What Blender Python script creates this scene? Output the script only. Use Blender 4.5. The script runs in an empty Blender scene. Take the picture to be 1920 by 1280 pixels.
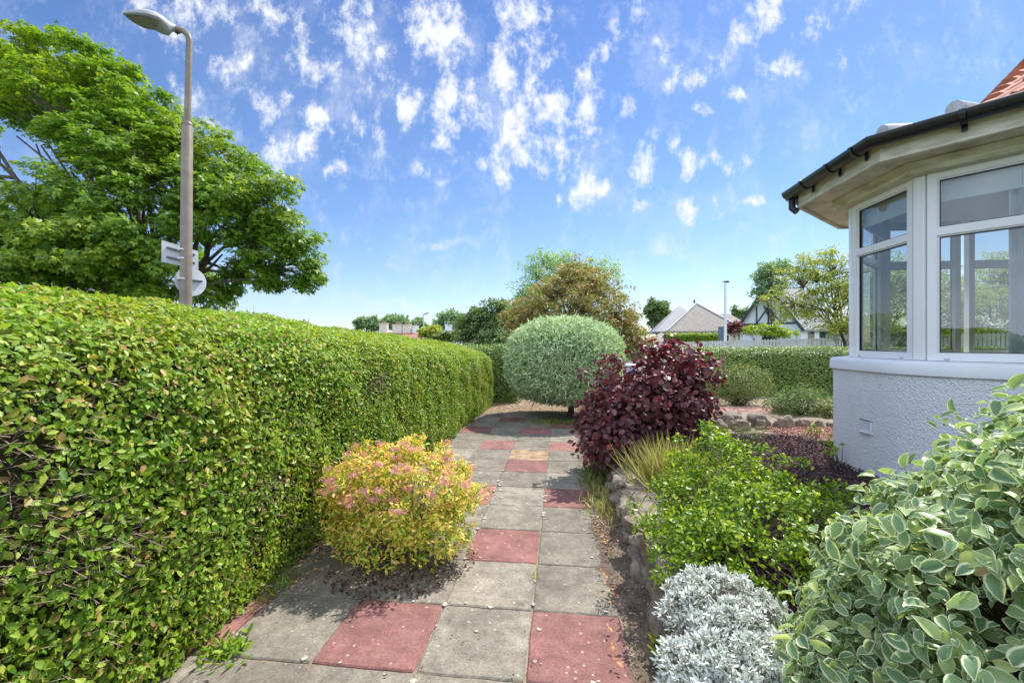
import bpy, bmesh, math, random
import numpy as np
from mathutils import Vector, Matrix

R = math.radians
C = bpy.context.scene.collection
sc = bpy.context.scene

# ------------------------------------------------------------------ camera
F, EYE, YAW = 816.0, 1.55, R(6.3)
cd = bpy.data.cameras.new("camera"); cam = bpy.data.objects.new("camera", cd); C.objects.link(cam)
cam.location = (0, 0, EYE); cam.rotation_euler = (R(90), 0, YAW)
cd.sensor_width = 36; cd.lens = F / 1920 * 36; cd.clip_start = 0.05; cd.clip_end = 2000
sc.camera = cam
cs, sn = math.cos(YAW), math.sin(YAW)
def at(px, py, d):
    cx = (px - 960) / F * d
    return Vector((cs * cx - sn * d, sn * cx + cs * d, EYE + (640 - py) / F * d))

# ------------------------------------------------------------------ world
SUN_AZ, SUN_EL = R(52), R(55)          # azimuth measured from +X towards +Y
sundir = Vector((math.cos(SUN_EL) * math.cos(SUN_AZ), math.cos(SUN_EL) * math.sin(SUN_AZ), math.sin(SUN_EL)))
sc.view_settings.view_transform = 'Standard'; sc.view_settings.look = 'None'
sc.view_settings.exposure = 0.95; sc.view_settings.gamma = 1
w = bpy.data.worlds.new("World"); sc.world = w; w.use_nodes = True
def N(nt, kind, **kw):
    n = nt.nodes.new(kind)
    for k, v in kw.items():
        if k.startswith('i_'):
            key = k[2:]
            key = int(key) if key.isdigit() else key.replace('_', ' ')
            n.inputs[key].default_value = v
        else: setattr(n, k, v)
    return n
def L(nt, a, b): nt.links.new(a, b)
def ramp(n, stops, interp='LINEAR'):
    cr = n.color_ramp; cr.interpolation = interp
    while len(cr.elements) > 1: cr.elements.remove(cr.elements[-1])
    for i, (p, c) in enumerate(stops):
        e = cr.elements[0] if i == 0 else cr.elements.new(p)
        e.position = p; e.color = (*c, 1) if len(c) == 3 else c
def build_sky():
    nt = w.node_tree; nt.nodes.clear()
    out = N(nt, 'ShaderNodeOutputWorld'); bg = N(nt, 'ShaderNodeBackground'); bg.inputs[1].default_value = 0.13
    sky = N(nt, 'ShaderNodeTexSky', sky_type='NISHITA', sun_disc=False)
    sky.sun_elevation = SUN_EL; sky.sun_rotation = math.pi / 2 - SUN_AZ; sky.altitude = 0; sky.air_density = 1.0
    sky.dust_density = 0.35; sky.ozone_density = 2.2
    tint = N(nt, 'ShaderNodeMix', data_type='RGBA', blend_type='MULTIPLY'); tint.inputs[0].default_value = 1
    tc = N(nt, 'ShaderNodeTexCoord'); sep = N(nt, 'ShaderNodeSeparateXYZ'); L(nt, tc.outputs['Generated'], sep.inputs[0])
    L(nt, sky.outputs[0], tint.inputs[6]); tr = N(nt, 'ShaderNodeValToRGB'); ramp(tr, [(0, (.60,.60,.67)), (.12, (.56,.61,.70)), (.35, (.43,.55,.70)), (.62, (.34,.47,.68))]); L(nt, sep.outputs[2], tr.inputs[0]); L(nt, tr.outputs[0], tint.inputs[7])
    # sky chart: tangent coordinates about one compass bearing (fixed in the world)
    fx = N(nt, 'ShaderNodeVectorMath', operation='DOT_PRODUCT'); L(nt, tc.outputs['Generated'], fx.inputs[0]); fx.inputs[1].default_value = (-sn, cs, 0)
    rx = N(nt, 'ShaderNodeVectorMath', operation='DOT_PRODUCT'); L(nt, tc.outputs['Generated'], rx.inputs[0]); rx.inputs[1].default_value = (cs, sn, 0)
    ab = N(nt, 'ShaderNodeMath', operation='ABSOLUTE'); L(nt, fx.outputs['Value'], ab.inputs[0])
    zc = N(nt, 'ShaderNodeMath', operation='MAXIMUM'); L(nt, ab.outputs[0], zc.inputs[0]); zc.inputs[1].default_value = 0.15
    du = N(nt, 'ShaderNodeMath', operation='DIVIDE'); L(nt, rx.outputs['Value'], du.inputs[0]); L(nt, zc.outputs[0], du.inputs[1])
    dv = N(nt, 'ShaderNodeMath', operation='DIVIDE'); L(nt, sep.outputs[2], dv.inputs[0]); L(nt, zc.outputs[0], dv.inputs[1])
    cb = N(nt, 'ShaderNodeCombineXYZ'); L(nt, du.outputs[0], cb.inputs[0]); L(nt, dv.outputs[0], cb.inputs[1])
    st = N(nt, 'ShaderNodeMapping'); st.inputs['Scale'].default_value = (1.0, .72, 1); L(nt, cb.outputs[0], st.inputs[0])
    # warp a little so that the cloud rims are ragged
    wn = N(nt, 'ShaderNodeTexNoise', noise_dimensions='2D'); wn.inputs['Scale'].default_value = 9; wn.inputs['Detail'].default_value = 5
    L(nt, st.outputs[0], wn.inputs['Vector'])
    ws = N(nt, 'ShaderNodeVectorMath', operation='SUBTRACT'); L(nt, wn.outputs['Color'], ws.inputs[0]); ws.inputs[1].default_value = (.5, .5, .5)
    wk = N(nt, 'ShaderNodeVectorMath', operation='SCALE'); L(nt, ws.outputs[0], wk.inputs[0]); wk.inputs['Scale'].default_value = 0.055
    wa = N(nt, 'ShaderNodeVectorMath', operation='ADD'); L(nt, cb.outputs[0], wa.inputs[0]); L(nt, wk.outputs[0], wa.inputs[1])
    def blobs(lst, src):
        prev = None
        for (x1, y1, x2, y2, wd, st_) in lst:
            a = ((x1-960)/F, (640-y1)/F); b = ((x2-960)/F, (640-y2)/F); c = ((a[0] + b[0]) / 2, (a[1] + b[1]) / 2)
            dx, dy = b[0] - a[0], b[1] - a[1]; ln = math.hypot(dx, dy) / 2; ang = math.atan2(dy, dx); hw = wd / 2 / F
            mp = N(nt, 'ShaderNodeMapping', vector_type='TEXTURE')
            mp.inputs['Location'].default_value = (c[0], c[1], 0); mp.inputs['Rotation'].default_value = (0, 0, ang)
            mp.inputs['Scale'].default_value = (ln + hw * .9, hw * 1.25, 1)
            L(nt, src, mp.inputs[0])
            le = N(nt, 'ShaderNodeVectorMath', operation='LENGTH'); L(nt, mp.outputs[0], le.inputs[0])
            m = N(nt, 'ShaderNodeMapRange'); m.inputs['From Min'].default_value = 1.3; m.inputs['From Max'].default_value = 0.1
            m.inputs['To Max'].default_value = st_; L(nt, le.outputs['Value'], m.inputs['Value'])
            if prev is None: prev = m.outputs[0]
            else:
                mm = N(nt, 'ShaderNodeMath', operation='SMOOTH_MAX'); mm.inputs[2].default_value = .12; L(nt, prev, mm.inputs[0]); L(nt, m.outputs[0], mm.inputs[1]); prev = mm.outputs[0]
        return prev
    puffs = [(795,-30,830,120,95,1),(835,100,822,290,66,1),(762,165,768,235,40,.8),(890,155,892,230,50,1.0),
             (965,-30,1000,80,70,1),(945,85,950,190,52,.95),(945,160,960,290,62,1.05),(1032,80,1000,165,52,.95),(1020,180,1040,300,80,1.1),
             (1160,62,1110,120,46,.8),(1098,140,1098,262,50,.95),(1210,-20,1200,50,34,.7),(1350,110,1240,170,46,.85),(1460,-10,1380,80,60,.85),
             (1430,140,1490,112,44,.8),(1375,178,1385,176,34,.7),(1620,-20,1500,60,50,.75),(1218,268,1192,350,40,.95),(1205,380,1190,388,26,.75),
             (1262,285,1302,312,48,.9),(1352,302,1392,300,42,.8),(1090,318,1096,370,44,1.0),(1128,352,1142,354,32,.85),(1285,392,1320,384,40,.85),
             (1330,408,1345,408,24,.7),(545,262,552,285,84,1.05),(598,318,645,308,34,.8),(640,20,705,135,90,.72),(560,50,600,150,70,.6),
             (540,190,680,255,58,.66),(250,-10,400,60,120,.55),(410,100,480,155,60,.5),(330,160,420,240,60,.5),(490,200,500,240,50,.55),
             (890,290,905,305,36,.7),(1015,300,1022,330,34,.7),(930,310,960,335,40,.6),(1310,190,1320,210,24,.55),(1410,380,1430,375,24,.5),
             (700,190,710,290,40,.42),(1240,80,1250,130,36,.5),(1580,100,1590,130,26,.45),(1180,190,1190,230,30,.4),(780,320,800,335,24,.45),
             (480,-20,560,60,80,.5),(230,250,330,330,60,.3),(1045,370,1050,375,18,.5),(1145,400,1148,404,16,.4)]
    mask = blobs(puffs, wa.outputs[0])
    fn = N(nt, 'ShaderNodeTexNoise', noise_dimensions='2D'); fn.inputs['Scale'].default_value = 19; fn.inputs['Detail'].default_value = 10
    fn.inputs['Roughness'].default_value = .66; fn.inputs['Distortion'].default_value = .1
    L(nt, st.outputs[0], fn.inputs['Vector'])
    fr = N(nt, 'ShaderNodeMapRange'); fr.inputs['From Min'].default_value = .32; fr.inputs['From Max'].default_value = .68
    fr.inputs['To Min'].default_value = -.85; fr.inputs['To Max'].default_value = .5; fr.clamp = False; L(nt, fn.outputs[0], fr.inputs['Value'])
    ad = N(nt, 'ShaderNodeMath', operation='ADD'); L(nt, mask, ad.inputs[0]); L(nt, fr.outputs[0], ad.inputs[1])
    ss = N(nt, 'ShaderNodeMapRange', interpolation_type='SMOOTHSTEP'); ss.inputs['From Min'].default_value = -.08; ss.inputs['From Max'].default_value = 1.12
    ss.inputs['To Max'].default_value = .95; L(nt, ad.outputs[0], ss.inputs['Value'])
    gate = N(nt, 'ShaderNodeMapRange', interpolation_type='SMOOTHSTEP'); gate.inputs['From Min'].default_value = 0.0; gate.inputs['From Max'].default_value = .25
    L(nt, mask, gate.inputs['Value'])
    g2 = N(nt, 'ShaderNodeMath', operation='MULTIPLY'); L(nt, ss.outputs[0], g2.inputs[0]); L(nt, gate.outputs[0], g2.inputs[1])
    soft = [(795,475,905,448,20,.75),(740,336,930,332,14,.3),(830,415,990,360,36,.3),(600,545,800,592,30,.42),(1150,492,1470,440,26,.32),
            (560,-20,900,330,300,.20),(300,0,640,200,240,.26),(900,100,1100,350,220,.20),(1150,80,1500,200,200,.14)]
    sw = N(nt, 'ShaderNodeVectorMath', operation='SCALE'); L(nt, ws.outputs[0], sw.inputs[0]); sw.inputs['Scale'].default_value = 0.12
    sa = N(nt, 'ShaderNodeVectorMath', operation='ADD'); L(nt, cb.outputs[0], sa.inputs[0]); L(nt, sw.outputs[0], sa.inputs[1])
    sm = blobs(soft, sa.outputs[0])
    # thin mottled veil in the upper sky, broken up by its own noise
    vn = N(nt, 'ShaderNodeTexNoise', noise_dimensions='2D'); vn.inputs['Scale'].default_value = 7; vn.inputs['Detail'].default_value = 11; vn.inputs['Roughness'].default_value = .68; L(nt, st.outputs[0], vn.inputs['Vector'])
    vr = N(nt, 'ShaderNodeMapRange', interpolation_type='SMOOTHSTEP'); vr.inputs['From Min'].default_value = .47; vr.inputs['From Max'].default_value = .72; vr.inputs['To Min'].default_value = .35; vr.inputs['To Max'].default_value = 2.2; L(nt, vn.outputs[0], vr.inputs['Value'])
    sm2 = N(nt, 'ShaderNodeMath', operation='MULTIPLY'); L(nt, sm, sm2.inputs[0]); L(nt, vr.outputs[0], sm2.inputs[1])
    add = N(nt, 'ShaderNodeMath', operation='ADD', use_clamp=True); L(nt, g2.outputs[0], add.inputs[0]); L(nt, sm2.outputs[0], add.inputs[1])
    up = N(nt, 'ShaderNodeMapRange'); up.inputs['From Min'].default_value = 0.0; up.inputs['From Max'].default_value = .05; L(nt, sep.outputs[2], up.inputs['Value'])
    fin = N(nt, 'ShaderNodeMath', operation='MULTIPLY'); L(nt, add.outputs[0], fin.inputs[0]); L(nt, up.outputs[0], fin.inputs[1])
    mix = N(nt, 'ShaderNodeMix', data_type='RGBA'); L(nt, fin.outputs[0], mix.inputs[0]); L(nt, tint.outputs[2], mix.inputs[6]); mix.inputs[7].default_value = (3.9, 4.05, 4.35, 1)
    # unseen bright cloud added behind the viewer and overhead, to lift the shade
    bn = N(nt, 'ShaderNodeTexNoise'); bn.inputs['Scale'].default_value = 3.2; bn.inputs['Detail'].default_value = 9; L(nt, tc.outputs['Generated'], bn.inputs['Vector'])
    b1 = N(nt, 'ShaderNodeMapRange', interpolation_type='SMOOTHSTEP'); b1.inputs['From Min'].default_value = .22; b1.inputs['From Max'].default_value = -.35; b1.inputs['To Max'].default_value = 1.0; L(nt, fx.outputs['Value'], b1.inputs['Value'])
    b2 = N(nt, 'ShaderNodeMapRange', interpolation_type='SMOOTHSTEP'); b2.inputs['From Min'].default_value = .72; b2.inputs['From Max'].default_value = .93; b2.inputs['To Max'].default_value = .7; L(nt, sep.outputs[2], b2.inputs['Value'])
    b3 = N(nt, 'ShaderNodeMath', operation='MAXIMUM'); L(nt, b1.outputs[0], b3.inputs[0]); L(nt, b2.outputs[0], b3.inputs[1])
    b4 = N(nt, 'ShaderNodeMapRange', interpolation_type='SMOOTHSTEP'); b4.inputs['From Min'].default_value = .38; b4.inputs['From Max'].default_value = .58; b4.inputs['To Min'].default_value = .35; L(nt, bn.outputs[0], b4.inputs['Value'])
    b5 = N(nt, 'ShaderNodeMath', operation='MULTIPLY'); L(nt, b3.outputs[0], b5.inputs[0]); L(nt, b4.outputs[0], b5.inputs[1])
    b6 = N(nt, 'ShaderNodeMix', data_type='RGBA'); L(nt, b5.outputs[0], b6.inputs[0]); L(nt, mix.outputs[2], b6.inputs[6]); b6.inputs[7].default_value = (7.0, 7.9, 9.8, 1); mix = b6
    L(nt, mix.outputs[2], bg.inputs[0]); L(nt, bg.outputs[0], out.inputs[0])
build_sky()
sl = bpy.data.lights.new("sun", 'SUN'); sl.energy = 3.5; sl.angle = R(0.53); sl.color = (1, .955, .88)
so = bpy.data.objects.new("sun", sl); C.objects.link(so); so.rotation_euler = sundir.to_track_quat('Z', 'Y').to_euler()

# ------------------------------------------------------------------ helpers
rng = np.random.default_rng(7); rnd = random.Random(3)
def tag(o, label=None, cat=None, group=None, kind=None):
    if label: o['label'] = label
    if cat: o['category'] = cat
    if group: o['group'] = group
    if kind: o['kind'] = kind
    return o
def empty(name, loc, label, cat, group=None, rz=0):
    o = bpy.data.objects.new(name, None); C.objects.link(o); o.location = loc; o.rotation_euler = (0, 0, rz)
    o.empty_display_size = .1
    return tag(o, label, cat, group)
def link(name, me, mat, parent=None):
    o = bpy.data.objects.new(name, me); C.objects.link(o)
    for m in (mat if isinstance(mat, (list, tuple)) else [mat]): me.materials.append(m)
    if parent is not None: o.parent = parent; o.matrix_parent_inverse = Matrix.Identity(4)
    return o
class MB:
    def __init__(s): s.v = []; s.f = []; s.m = []
    def add(s, vs, fs, mi=0):
        b = len(s.v); s.v += [tuple(p) for p in vs]; s.f += [tuple(i + b for i in f) for f in fs]; s.m += [mi] * len(fs)
    def box(s, lo, hi, mi=0):
        x0, y0, z0 = lo; x1, y1, z1 = hi
        s.add([(x0,y0,z0),(x1,y0,z0),(x1,y1,z0),(x0,y1,z0),(x0,y0,z1),(x1,y0,z1),(x1,y1,z1),(x0,y1,z1)],
              [(3,2,1,0),(4,5,6,7),(0,1,5,4),(1,2,6,5),(2,3,7,6),(3,0,4,7)], mi)
    def bar(s, a, b, wd, h, mi=0, up=(0,0,1)):       # a box bar from a to b
        a = Vector(a); b = Vector(b); d = (b - a).normalized(); u = Vector(up)
        sd = d.cross(u)
        if sd.length < 1e-4: sd = Vector((1,0,0))
        sd.normalize(); u = sd.cross(d)
        vs = []
        for p in (a, b):
            for (i, j) in ((-1,-1),(1,-1),(1,1),(-1,1)): vs.append(p + sd * (i * wd / 2) + u * (j * h / 2))
        s.add(vs, [(3,2,1,0),(4,5,6,7),(0,1,5,4),(1,2,6,5),(2,3,7,6),(3,0,4,7)], mi)
    def tube(s, pts, rad, n=7, mi=0, cap=True):
        pts = [Vector(p) for p in pts]
        if not isinstance(rad, (list, tuple)): rad = [rad] * len(pts)
        ref = None; vs = []
        for i, p in enumerate(pts):
            d = (pts[min(i + 1, len(pts) - 1)] - pts[max(i - 1, 0)])
            d = d.normalized() if d.length > 1e-9 else Vector((0, 0, 1))
            if ref is None: ref = d.orthogonal().normalized()
            ref = (ref - d * ref.dot(d))
            ref = ref.normalized() if ref.length > 1e-5 else d.orthogonal().normalized()
            q = d.cross(ref)
            for k in range(n):
                a = 2 * math.pi * k / n; vs.append(p + ref * (math.cos(a) * rad[i]) + q * (math.sin(a) * rad[i]))
        fs = []
        for i in range(len(pts) - 1):
            for k in range(n):
                fs.append((i*n + k, i*n + (k+1) % n, (i+1)*n + (k+1) % n, (i+1)*n + k))
        if cap: fs.append(tuple(range(n))[::-1]); fs.append(tuple((len(pts)-1)*n + k for k in range(n)))
        s.add(vs, fs, mi)
    def sweep(s, poly, prof, closed=True, mi=0, ends=True):
        """profile of (outward offset, z) swept along an open plan polyline with mitred corners"""
        rows = []
        for (o, z) in prof:
            rows.append([(x, y, z) for (x, y) in offset(poly, o)])
        n = len(poly); m = len(prof); vs = [rows[j][i] for i in range(n) for j in range(m)]
        fs = []
        for i in range(n - 1):
            for j in range(m if closed else m - 1):
                k = (j + 1) % m; fs.append((i*m + j, i*m + k, (i+1)*m + k, (i+1)*m + j))
        if closed and ends: fs.append(tuple(range(m))[::-1]); fs.append(tuple((n-1)*m + j for j in range(m)))
        s.add(vs, fs, mi)
    def strip(s, poly, o1, o2, z0, z1, mi=0): s.sweep(poly, [(o1, z0), (o2, z0), (o2, z1), (o1, z1)], True, mi)
    def obj(s, name, mat, parent=None, smooth=False, bevel=0):
        me = bpy.data.meshes.new(name); me.from_pydata(s.v, [], s.f); me.update()
        bm = bmesh.new(); bm.from_mesh(me); 
        for f, mi in zip(bm.faces, s.m): f.material_index = mi
        bmesh.ops.recalc_face_normals(bm, faces=bm.faces)
        if bevel: bmesh.ops.bevel(bm, geom=[e for e in bm.edges if len(e.link_faces) == 2 and e.calc_face_angle(0) > .5], offset=bevel, segments=2, affect='EDGES', profile=.5)
        bm.to_mesh(me); bm.free()
        if smooth: me.shade_smooth(); me.set_sharp_from_angle(angle=R(40))
        return link(name, me, mat, parent)
def offset(poly, o):
    out = []
    for i, p in enumerate(poly):
        ns = []
        for a, b in ((i-1, i), (i, i+1)):
            if a >= 0 and b < len(poly):
                dx, dy = poly[b][0] - poly[a][0], poly[b][1] - poly[a][1]; l = math.hypot(dx, dy); ns.append((-dy / l, dx / l))
        if len(ns) == 1: out.append((p[0] + ns[0][0] * o, p[1] + ns[0][1] * o))
        else:
            mx, my = ns[0][0] + ns[1][0], ns[0][1] + ns[1][1]; l2 = mx * mx + my * my
            out.append((p[0] + 2 * mx / l2 * o, p[1] + 2 * my / l2 * o))
    return out
# vectorised value noise
_tab = rng.random(4096)
def vnoise(P, scale=1.0, seed=0):
    Q = np.asarray(P) * scale + seed * 17.3; I = np.floor(Q).astype(np.int64); f = Q - I; f = f * f * (3 - 2 * f)
    def h(a, b, c): return _tab[(a * 73856093 ^ b * 19349663 ^ c * 83492791) & 4095]
    x, y, z = I[:,0], I[:,1], I[:,2]; r = 0
    for i in (0, 1):
        for j in (0, 1):
            for k in (0, 1):
                wgt = (f[:,0] if i else 1 - f[:,0]) * (f[:,1] if j else 1 - f[:,1]) * (f[:,2] if k else 1 - f[:,2])
                r = r + wgt * h(x + i, y + j, z + k)
    return r
def norm(a): return a / np.maximum(np.linalg.norm(a, axis=1, keepdims=True), 1e-9)
# leaf templates: verts (x along, y across, z), faces, margin value
def T_leaf(wd=.5, fold=.08, curl=-.12, belly=.42):
    v = [(0,0,0),(.5,0,-fold*.6),(1,0,curl),(belly,wd*.5,fold),(.78,wd*.33,fold*.4+curl*.4),(belly,-wd*.5,fold),(.78,-wd*.33,fold*.4+curl*.4)]
    f = [(0,1,3),(1,4,3),(1,2,4),(0,5,1),(1,5,6),(1,6,2)]
    return np.array(v), f, np.zeros(7)
def T_quad(wd=.45, fold=.1):
    v = [(0,0,0),(.45,wd*.5,fold),(1,0,0),(.45,-wd*.5,fold)]
    return np.array(v), [(0,2,1),(0,3,2)], np.zeros(4)
def T_lobed():
    v = [(0,0,0)]; f = []
    for a, l in ((0,1),(58,.8),(-58,.8)):
        c, s_ = math.cos(R(a)), math.sin(R(a)); b = len(v)
        for (x, y, z) in ((.55*l,.24*l,.03),(l,0,-.08),(.55*l,-.24*l,.03)): v.append((c*x - s_*y, s_*x + c*y, z))
        f.append((0, b+2, b+1, b))
    return np.array(v), f, np.zeros(len(v))
def T_margin(wd=.55, fold=.1, curl=-.15, n=5):
    v = []; e = []; f = []
    for i in range(n + 1):
        t = i / n; hw = wd * .5 * (math.sin(math.pi * t ** .85) ** .8 if 0 < t < 1 else 0); zc = curl * t * t
        v.append((t, 0, zc)); e.append(0.0 if 0 < i < n else 1.0)
        if 0 < i < n:
            for sg in (1, -1): v.append((t, sg*hw*.66, zc + fold*.8)); e.append(.62); v.append((t, sg*hw, zc + fold*.9)); e.append(1.0)
    def idx(i, k): return 0 if i == 0 else (1 + 5*(n-1) if i == n else 1 + 5*(i-1) + k)   # k 0 mid,1 inL,2 outL,3 inR,4 outR
    for i in range(n):
        for (a, b) in ((0,1),(1,2),(3,0),(4,3)):
            q = [idx(i,a), idx(i+1,a), idx(i+1,b), idx(i,b)]; r = []
            for k in q:
                if k not in r: r.append(k)
            if len(r) >= 3: f.append(tuple(r))
    return np.array(v), f, np.array(e)
def T_twig(): 
    v = [(0,.018,0),(0,-.018,0),(0,0,.03),(1,.008,.04),(1,-.008,.04),(1,0,.06)]
    return np.array(v), [(0,1,4,3),(1,2,5,4),(2,0,3,5)], np.zeros(6)
def T_star(n=7):
    v = []; f = []
    for k in range(n):
        a = 2*math.pi*k/n; b = len(v); v += [(0,0,0),(.5*math.cos(a-.3),.5*math.sin(a-.3),.1),(math.cos(a),math.sin(a),.05),(.5*math.cos(a+.3),.5*math.sin(a+.3),.1)]; f.append((b,b+1,b+2,b+3))
    return np.array(v), f, np.zeros(len(v))
def scatter(name, mat, P, Nm, size, tmpl, parent=None, T=None, jit=.5, tj=1.0, seed=0, val=None, svar=.35):
    """one mesh of many small leaves; Nm the way they face, T the way they grow"""
    g = np.random.default_rng(seed + 11); P = np.asarray(P, float); n = len(P); tv, tf, te = tmpl
    Nn = norm(norm(np.asarray(Nm, float)) + g.normal(0, jit, (n, 3)))
    Tt = g.normal(0, 1, (n, 3)) if T is None else norm(np.asarray(T, float)) + g.normal(0, tj, (n, 3)) * .6
    Tt = norm(Tt - Nn * np.sum(Tt * Nn, axis=1, keepdims=True)); B = np.cross(Nn, Tt)
    s = (np.asarray(size) * (1 + g.uniform(-svar, svar, n)))[:, None]
    m = len(tv)
    V = P[:, None, :] + s[:, None, :] * (tv[None, :, 0:1] * Tt[:, None, :] + tv[None, :, 1:2] * B[:, None, :] + tv[None, :, 2:3] * Nn[:, None, :])
    lens = np.array([len(f) for f in tf]); flat = np.concatenate([np.array(f) for f in tf])
    loops = (flat[None, :] + (np.arange(n) * m)[:, None]).ravel().astype(np.int32)
    ll = np.tile(lens, n); starts = np.concatenate([[0], np.cumsum(ll)[:-1]]).astype(np.int32)
    me = bpy.data.meshes.new(name); me.vertices.add(n * m); me.vertices.foreach_set('co', V.ravel().astype(np.float32))
    me.loops.add(len(loops)); me.loops.foreach_set('vertex_index', loops)
    me.polygons.add(len(ll)); me.polygons.foreach_set('loop_start', starts)
    try: me.polygons.foreach_set('loop_total', ll.astype(np.int32))
    except Exception: pass
    val = g.random(n) if val is None else np.clip(val, 0, 1)
    a = me.attributes.new('rnd', 'FLOAT', 'FACE'); a.data.foreach_set('value', np.repeat(val, len(tf)).astype(np.float32))
    b = me.attributes.new('margin', 'FLOAT', 'POINT'); b.data.foreach_set('value', np.tile(te, n).astype(np.float32))
    me.update(calc_edges=True); me.validate()
    return link(name, me, mat, parent)

# ------------------------------------------------------------------ materials
def mat(name, col=(.5,.5,.5), rough=.6, metal=0, spec=.5):
    m = bpy.data.materials.new(name); m.use_nodes = True; p = m.node_tree.nodes['Principled BSDF']
    p.inputs['Base Color'].default_value = (*col, 1); p.inputs['Roughness'].default_value = rough; p.inputs['Metallic'].default_value = metal
    p.inputs['Specular IOR Level'].default_value = spec
    return m
def noisy(name, c1, c2, scale=8, rough=.8, bump=0, bscale=None, detail=6, c3=None, metal=0, spec=.4, lo=.35, hi=.65, bdist=.01, stretch=None):
    m = mat(name, c1, rough, metal, spec); nt = m.node_tree; p = nt.nodes['Principled BSDF']
    tc = N(nt, 'ShaderNodeTexCoord'); src = tc.outputs['Object']
    if stretch:
        mp = N(nt, 'ShaderNodeMapping'); mp.inputs['Scale'].default_value = stretch; L(nt, src, mp.inputs[0]); src = mp.outputs[0]
    n = N(nt, 'ShaderNodeTexNoise'); n.inputs['Scale'].default_value = scale; n.inputs['Detail'].default_value = detail; n.inputs['Roughness'].default_value = .6; L(nt, src, n.inputs['Vector'])
    r = N(nt, 'ShaderNodeValToRGB'); ramp(r, [(lo, c1), (hi, c2)] + ([(min(hi + .12, 1), c3)] if c3 else [])); L(nt, n.outputs[0], r.inputs[0]); L(nt, r.outputs[0], p.inputs['Base Color'])
    if bump:
        b = N(nt, 'ShaderNodeTexNoise'); b.inputs['Scale'].default_value = bscale or scale * 4; b.inputs['Detail'].default_value = 4; L(nt, tc.outputs['Object'], b.inputs['Vector'])
        bp = N(nt, 'ShaderNodeBump'); bp.inputs['Strength'].default_value = bump; bp.inputs['Distance'].default_value = bdist; L(nt, b.outputs[0], bp.inputs['Height']); L(nt, bp.outputs[0], p.inputs['Normal'])
    return m
def leafmat(name, stops, rough=.45, trans=.32, tcol=(1.25,1.25,.6), margin=None, patch=None, spec=.45, pscale=1.6, mthr=.74):
    m = mat(name, (.1,.2,.05), rough, 0, spec); nt = m.node_tree; p = nt.nodes['Principled BSDF']; out = nt.nodes['Material Output']
    at_ = N(nt, 'ShaderNodeAttribute', attribute_name='rnd'); r = N(nt, 'ShaderNodeValToRGB'); ramp(r, stops); L(nt, at_.outputs['Fac'], r.inputs[0]); col = r.outputs[0]
    if patch:
        tc = N(nt, 'ShaderNodeTexCoord'); nz = N(nt, 'ShaderNodeTexNoise'); nz.inputs['Scale'].default_value = pscale; nz.inputs['Detail'].default_value = 3; L(nt, tc.outputs['Object'], nz.inputs['Vector'])
        mr = N(nt, 'ShaderNodeMapRange'); mr.inputs['From Min'].default_value = .48; mr.inputs['From Max'].default_value = .72; mr.inputs['To Max'].default_value = .75; L(nt, nz.outputs[0], mr.inputs['Value'])
        mx = N(nt, 'ShaderNodeMix', data_type='RGBA'); L(nt, mr.outputs[0], mx.inputs[0]); L(nt, col, mx.inputs[6])
        mul = N(nt, 'ShaderNodeMix', data_type='RGBA', blend_type='MULTIPLY'); mul.inputs[0].default_value = 1; L(nt, col, mul.inputs[6]); mul.inputs[7].default_value = (*patch, 1)
        L(nt, mul.outputs[2], mx.inputs[7]); col = mx.outputs[2]
    if margin:
        am = N(nt, 'ShaderNodeAttribute', attribute_name='margin'); tc = N(nt, 'ShaderNodeTexCoord'); nz = N(nt, 'ShaderNodeTexNoise'); nz.inputs['Scale'].default_value = 70; L(nt, tc.outputs['Object'], nz.inputs['Vector'])
        ad = N(nt, 'ShaderNodeMath', operation='MULTIPLY_ADD'); L(nt, nz.outputs[0], ad.inputs[0]); ad.inputs[1].default_value = .5; L(nt, am.outputs['Fac'], ad.inputs[2])
        mr = N(nt, 'ShaderNodeMapRange'); mr.inputs['From Min'].default_value = mthr + .22; mr.inputs['From Max'].default_value = mthr + .34; rs = N(nt, 'ShaderNodeMath', operation='MULTIPLY_ADD'); L(nt, at_.outputs['Fac'], rs.inputs[0]); rs.inputs[1].default_value = -.34; L(nt, ad.outputs[0], rs.inputs[2])
        L(nt, rs.outputs[0], mr.inputs['Value'])
        mx = N(nt, 'ShaderNodeMix', data_type='RGBA'); L(nt, mr.outputs[0], mx.inputs[0]); L(nt, col, mx.inputs[6]); mx.inputs[7].default_value = (*margin, 1); col = mx.outputs[2]
    L(nt, col, p.inputs['Base Color'])
    tr = N(nt, 'ShaderNodeBsdfTranslucent'); tm = N(nt, 'ShaderNodeMix', data_type='RGBA', blend_type='MULTIPLY'); tm.inputs[0].default_value = 1; L(nt, col, tm.inputs[6]); tm.inputs[7].default_value = (*tcol, 1); L(nt, tm.outputs[2], tr.inputs[0])
    ms = N(nt, 'ShaderNodeMixShader'); ms.inputs[0].default_value = trans; L(nt, p.outputs[0], ms.inputs[1]); L(nt, tr.outputs[0], ms.inputs[2]); L(nt, ms.outputs[0], out.inputs[0])
    return m
M = {}
M['bark'] = noisy('bark', (.06,.05,.04), (.16,.13,.10), 12, .9, .6, 40)
M['twig'] = noisy('twig', (.22,.15,.11), (.42,.32,.24), 30, .85)
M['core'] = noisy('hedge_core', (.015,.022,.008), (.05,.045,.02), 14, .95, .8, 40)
M['privet'] = leafmat('privet_leaf', [(0,(.09,.20,.022)),(.35,(.18,.33,.03)),(.72,(.31,.46,.05)),(.9,(.46,.56,.10)),(.985,(.40,.24,.08)),(1,(.42,.28,.12))], .42, .40, patch=(1.25,.95,.7), spec=.32)
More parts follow.
